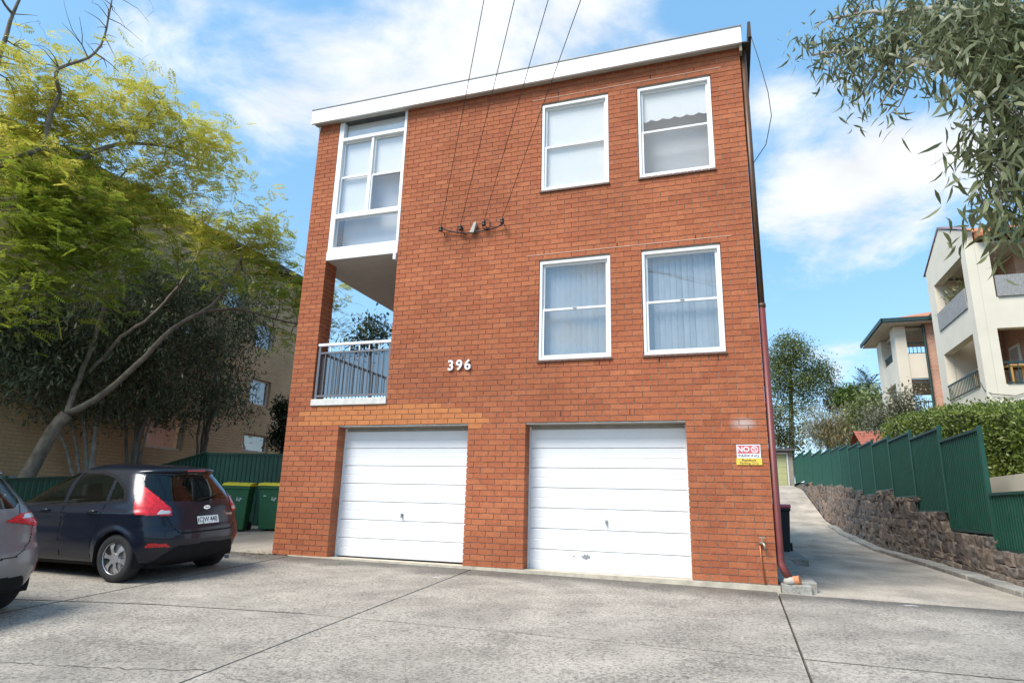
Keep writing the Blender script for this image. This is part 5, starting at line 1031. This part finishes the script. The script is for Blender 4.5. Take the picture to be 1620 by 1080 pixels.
simple_tree('sparse_olive_tree', 'thin olive-leaved tree beside the red downpipe at the driveway end', 'tree', (1236, 745), 50, [(1232, 690, 18, 26, 50), (1250, 700, 22, 20, 50), (1225, 660, 14, 18, 50), (1265, 680, 18, 18, 51, .6)], [(.15, .15, .05), (.12, .13, .05), (.19, .17, .07)], 70, 8, .30, .5, .16, zbase=2.8)
simple_tree('twiggy_bush', 'brown-olive twiggy bush rising over the far green fence', 'bush', (1310, 745), 44, [(1305, 690, 30, 22, 44), (1335, 676, 28, 24, 44), (1360, 668, 22, 22, 44), (1290, 670, 22, 18, 44, .4), (1330, 700, 34, 14, 43)], G3, 90, 13, .42, .4, .14, BARKP, outw=(0, 0, .9), zbase=2.9, ntw=220, wid=.10)
simple_tree('round_green_tree', 'small round bright green tree beyond the twiggy bush', 'tree', (1345, 720), 66, [(1345, 628, 17, 13, 66), (1330, 636, 8, 9, 66), (1358, 640, 10, 8, 66)], G2, 260, 10, .42, .4, .16, zbase=3)
simple_tree('purple_leaved_tree', 'small dark purple-brown leaved tree beside the round green tree', 'tree', (1322, 720), 68, [(1320, 628, 7, 14, 68), (1316, 642, 6, 9, 68)], [(.06, .035, .035), (.085, .05, .045), (.05, .04, .03)], 200, 9, .4, .4, .12, zbase=3)
simple_tree('grey_green_shrub', 'tall loose grey-green shrub before the rear balcony wing', 'shrub', (1425, 735), 24, [(1425, 650, 26, 20, 24), (1440, 632, 20, 14, 24, .6), (1400, 668, 30, 16, 25), (1385, 660, 16, 16, 26), (1450, 665, 24, 12, 24)], G4, 75, 14, .12, .25, .06, zbase=2.0, ntw=120)
simple_tree('mixed_green_tree', 'mid-green tree standing left of the cream wing', 'tree', (1378, 730), 40, [(1380, 640, 14, 22, 40), (1395, 655, 16, 22, 38), (1365, 655, 14, 18, 40)], G1, 110, 11, .28, .35, .13, zbase=2.7)
bt = simple_tree('balcony_backdrop_tree', 'airy small-leaved tree seen through the open brick balcony', 'tree', (590, 760), 44, [(588, 516, 22, 13, 44), (605, 530, 15, 12, 44), (575, 540, 30, 14, 43)], [(.05, .07, .04), (.07, .09, .05), (.04, .06, .03)], 60, 8, .32, .4, .16, zbase=.5); bt.name = 'airy_tree'
# climber at the edge of the brick corner
simple_tree('climbing_plant', 'dark leafy climber beside the blond brick wall above the fence', 'plant', (450, 790), 18.5, [(452, 660, 8, 20, 18.5), (440, 690, 9, 14, 18.5), (455, 705, 8, 14, 18.5), (444, 645, 7, 12, 18.5)], [(.018, .03, .014), (.03, .045, .02)], 120, 16, .13, .12, .02, zbase=.3)
# palm beyond the roofs
pb = atd(1374, 700, 58); pt = thing('palm_tree', 'slender palm with feathery fronds beyond the twiggy bush', 'palm', (pb[0], pb[1], 3.0)); ctr = atd(1373, 612, 58)
MB().tube([(pb[0], pb[1], 2.9), (pb[0]+.1, pb[1], 6), tuple(ctr)], [.2, .15, .13], 9).build('trunk', BARK, pt, smooth=True)
n = 34; P = np.repeat(ctr[None], n, 0); az = RNG.uniform(0, 2*math.pi, n); el = RNG.uniform(-.15, 1.25, n); D = np.stack([np.cos(az)*np.cos(el), np.sin(az)*np.cos(el), np.sin(el)], 1); V, F = fronds(P, D, np.repeat(np.array([[0, 0, 1.0]]), n, 0)+unit(n)*.1, RNG.uniform(1.5, 2.5, n), 16, .26, .05); npmesh('crown', V, F, leafmat('palm_leaf', [(.09, .13, .05), (.12, .16, .06)], .2), pt)
# ---- clipped hedge
hd = thing('clipped_hedge', 'dense glossy green clipped hedge above the cream garden wall', 'hedge', (12.9, 9, 1.6))
def htop(y): return np.interp(y, [4.2, 5.0, 7.8, 10, 14.3, 15.5], [2.62, 2.92, 3.32, 3.55, 3.86, 3.7])
n = 21000; y = RNG.uniform(4.15, 15.5, n); face = RNG.random(n); bump = .10*np.sin(y*2.1)+.08*np.sin(y*5.3+1); zt_ = htop(y)+.06*np.sin(y*3.3)+.05*np.sin(y*7.9)
x = np.where(face < .62, 12.42+bump*.6+RNG.normal(size=n)*.07, RNG.uniform(12.42, 14.0, n)); z = np.where(face < .62, RNG.uniform(0, 1, n)*(zt_-1.55)+1.55, zt_+RNG.normal(size=n)*.06)
e = face > .93; y = np.where(e, 4.2+RNG.normal(size=n)*.06, y); z = np.where(e, RNG.uniform(1.6, 2.65, n), z)
P = np.stack([x, y, z], 1); D = nrm(unit(n)+np.array([-.5, -.3, .55])); U = nrm(unit(n)*.6+np.array([-.5, -.2, .7])); V, F = rhombi(P, D, U, RNG.uniform(.06, .12, n), RNG.uniform(.03, .05, n)); npmesh('foliage', V, F, leafmat('hedge_leaf', [(.08, .12, .018), (.14, .19, .03), (.21, .26, .045), (.10, .145, .022), (.17, .22, .036)], .25, .4), hd)
b = MB(); yy = np.linspace(4.35, 15.3, 16)
for (a, c) in zip(yy[:-1], yy[1:]): b.add([(12.52, a, 1.5), (13.9, a, 1.5), (13.9, c, 1.5), (12.52, c, 1.5), (12.52, a, htop(a)-.12), (13.9, a, htop(a)-.12), (13.9, c, htop(c)-.12), (12.52, c, htop(c)-.12)], [(4, 5, 6, 7), (3, 0, 4, 7), (0, 1, 5, 4), (1, 2, 6, 5)])
b.build('dark_core', mat('hedge_core', (.025, .03, .012), .95, var=.5, scale=12), hd)  # plain dark box filling the inside of the hedge
# potted plant foliage on the upper balcony of the cream block
bpz = thing('balcony_plant', 'yellow-green potted plant behind the brushwood balcony screen', 'plant', (15.35, 15.6, 7.62)); MB().lathe([(.12, 0), (.2, .35), (.21, .4)], (15.35, 15.6, 7.62), 2, 14).build('pot', mat('clay_pot', (.4, .18, .1), .8), bpz)
P = np.array([15.3, 15.5, 8.25])+RNG.normal(size=(420, 3))*np.array([.12, .7, .25]); V, F = rhombi(P, nrm(unit(420)+np.array([-.2, 0, .6])), unit(420), RNG.uniform(.12, .22, 420), RNG.uniform(.03, .05, 420)); npmesh('leaves', V, F, leafmat('pot_leaf', [(.2, .19, .05), (.14, .16, .04), (.26, .22, .06)], .2), bpz)
# ---- gum tree overhanging from the street side
gb = np.array([13.6, -5.6, gz(13.6, -5.6)-.06]); gt = thing('gum_tree', 'gum tree with long hanging grey-green sickle leaves over the driveway', 'tree', tuple(gb)); s = Skel()
s.limb([gb-np.array([0, 0, .2]), gb+np.array([.1, .1, 2.2]), gb+np.array([-.1, .2, 4.4]), gb+np.array([.1, .4, 6.6]), gb+np.array([.3, .3, 8.6])], .26, .10, .01, 12)
s.limb([gb+np.array([-.05, .2, 4.0])]+A_((1760, 190, 4.9), (1680, 150, 4.7), (1600, 138, 4.6), (1550, 132, 4.8), (1500, 112, 5.3), (1440, 96, 6.0), (1390, 82, 6.5), (1330, 80, 7.0), (1285, 88, 7.3)), .09, .012, .006, 8)
s.limb([gb+np.array([-.1, .2, 4.4])]+A_((1720, 60, 5.2), (1640, 20, 5.0), (1560, 5, 5.2), (1470, 15, 5.8), (1380, 20, 6.6), (1310, 30, 7.2)), .07, .012, .006, 8)
s.limb([gb+np.array([-.05, .15, 3.2])]+A_((1760, 330, 4.4), (1690, 270, 4.2), (1640, 250, 4.1), (1605, 262, 4.1), (1580, 300, 4.2)), .05, .012, .006, 7)
EB = [(1590, 40, 50, 50, 4.5, 1.2), (1540, 45, 55, 50, 4.8, 1.2), (1580, 105, 45, 35, 4.3, 1.1), (1620, 90, 40, 70, 4.3, 1.2), (1490, 50, 45, 45, 5.3, 1.1), (1520, 95, 40, 28, 4.7, 1.0), (1430, 35, 45, 38, 6.0, 1.1), (1400, 75, 45, 38, 6.3, 1.2), (1350, 50, 38, 36, 6.8, 1.0), (1310, 85, 32, 24, 7.2, .9), (1285, 65, 22, 30, 7.3, .6), (1345, 110, 40, 22, 6.8, 1.0), (1395, 125, 32, 22, 6.3, .9), (1365, 160, 26, 12, 6.5, .7), (1395, 180, 14, 16, 6.2, .5), (1440, 110, 25, 20, 5.9, .7), (1480, 20, 40, 20, 5.4), (1540, 10, 60, 16, 5.0), (1350, 10, 50, 16, 6.8, .8),
      (1590, 160, 34, 32, 4.2, 1.0), (1625, 190, 28, 60, 4.1, 1.2), (1570, 210, 32, 26, 4.4, .8), (1600, 245, 28, 32, 4.1, 1.0), (1560, 262, 26, 26, 4.4, .7), (1605, 300, 26, 26, 4.1, 1.0), (1570, 318, 34, 20, 4.3, .8), (1535, 345, 22, 12, 4.4, .7), (1600, 345, 28, 24, 4.1, .9), (1555, 235, 16, 18, 4.5, .4), (1690, 60, 50, 50, 4.9), (1700, 160, 50, 45, 4.7), (1780, 110, 60, 60, 5.0), (1690, 270, 45, 40, 4.2), (1770, 250, 50, 60, 4.6), (1860, 140, 60, 80, 5.1)]
T = blob_pts([(a, c, e*.85, f*.85, g, *k) for (a, c, e, f, g, *k) in EB], 18); s.grow(T[RNG.permutation(len(T))[:380]], .02, .003, .10, 4, -.05); s.mb.build('trunk', BARKP, gt, smooth=True)
P, D, U = spray(T, 12, .11, (0, 0, -1.1)); U = nrm(np.cross(D, unit(len(P)))); V, F = sickles(P, D, U, RNG.uniform(.10, .18, len(P)), RNG.uniform(.017, .029, len(P)), RNG.uniform(-.35, .35, len(P)))
npmesh('crown', V, F, leafmat('gum_leaf', [(.13, .15, .065), (.175, .195, .09), (.10, .12, .052), (.23, .24, .12), (.145, .165, .07)], .26, .4), gt)
T2 = gb+np.array([.4, -.3, 7.5])+unit(240)*RNG.uniform(.3, 1, (240, 1))**.5*np.array([2.0, 2.2, 1.8])      # the rest of the crown, over the street
T2 = T2[[(np.dot(q-CAM, _f) < .2) or abs(np.dot(q-CAM, _r)/np.dot(q-CAM, _f)) > .84 for q in T2]]
P, D, U = spray(T2, 14, .3, (0, 0, -1.0)); V, F = sickles(P, D, nrm(np.cross(D, unit(len(P)))), RNG.uniform(.09, .15, len(P)), RNG.uniform(.016, .026, len(P)), RNG.uniform(-.3, .3, len(P))); npmesh('crown', V, F, bpy.data.materials['gum_leaf'], gt)
# ---- bare tree over the road, mirrored in the balcony glass
sb = np.array([-4.0, -21.0, gz(-4, -21)-.1]); stt = thing('bare_street_tree', 'leafless branching tree across the street from the brick block', 'tree', tuple(sb)); s = Skel(); s.limb([sb, sb+np.array([.1, 0, 2.5]), sb+np.array([-.2, .1, 4.2])], .22, .14, .01, 9)
for k in range(6): a = k*1.05; s.limb([sb+np.array([-.2, .1, 3.6+.1*k]), sb+np.array([1.3*math.cos(a), 1.3*math.sin(a), 6.2]), sb+np.array([2.6*math.cos(a+.2), 2.6*math.sin(a+.2), 9.0+.3*k])], .08, .03, .02, 6)
s.grow(sb+np.array([0, 0, 8.2])+unit(150)*np.array([3.6, 3.6, 3.0])*RNG.uniform(.4, 1, (150, 1)), .03, .008, .12, 4); s.mb.build('trunk', BARKD, stt, smooth=True)
# ---- leaf litter by the brick corner
n = 70; q = np.stack([RNG.normal(size=n)*.22-.12, RNG.normal(size=n)*.14-.10], 1); P = np.array([(a, c, gz(a, c)+.012) for a, c in q]); D = nrm(unit(n)*np.array([1, 1, .15])); V, F = rhombi(P, D, nrm(unit(n)*.25+np.array([0, 0, 1.0])), RNG.uniform(.05, .11, n), RNG.uniform(.02, .04, n))
tag(npmesh('leaf_litter', V, F, leafmat('dry_leaf', [(.22, .12, .05), (.3, .2, .1), (.14, .09, .05)], .1)), 'dry fallen leaves gathered at the foot of the brick pier', 'leaves', kind='stuff')
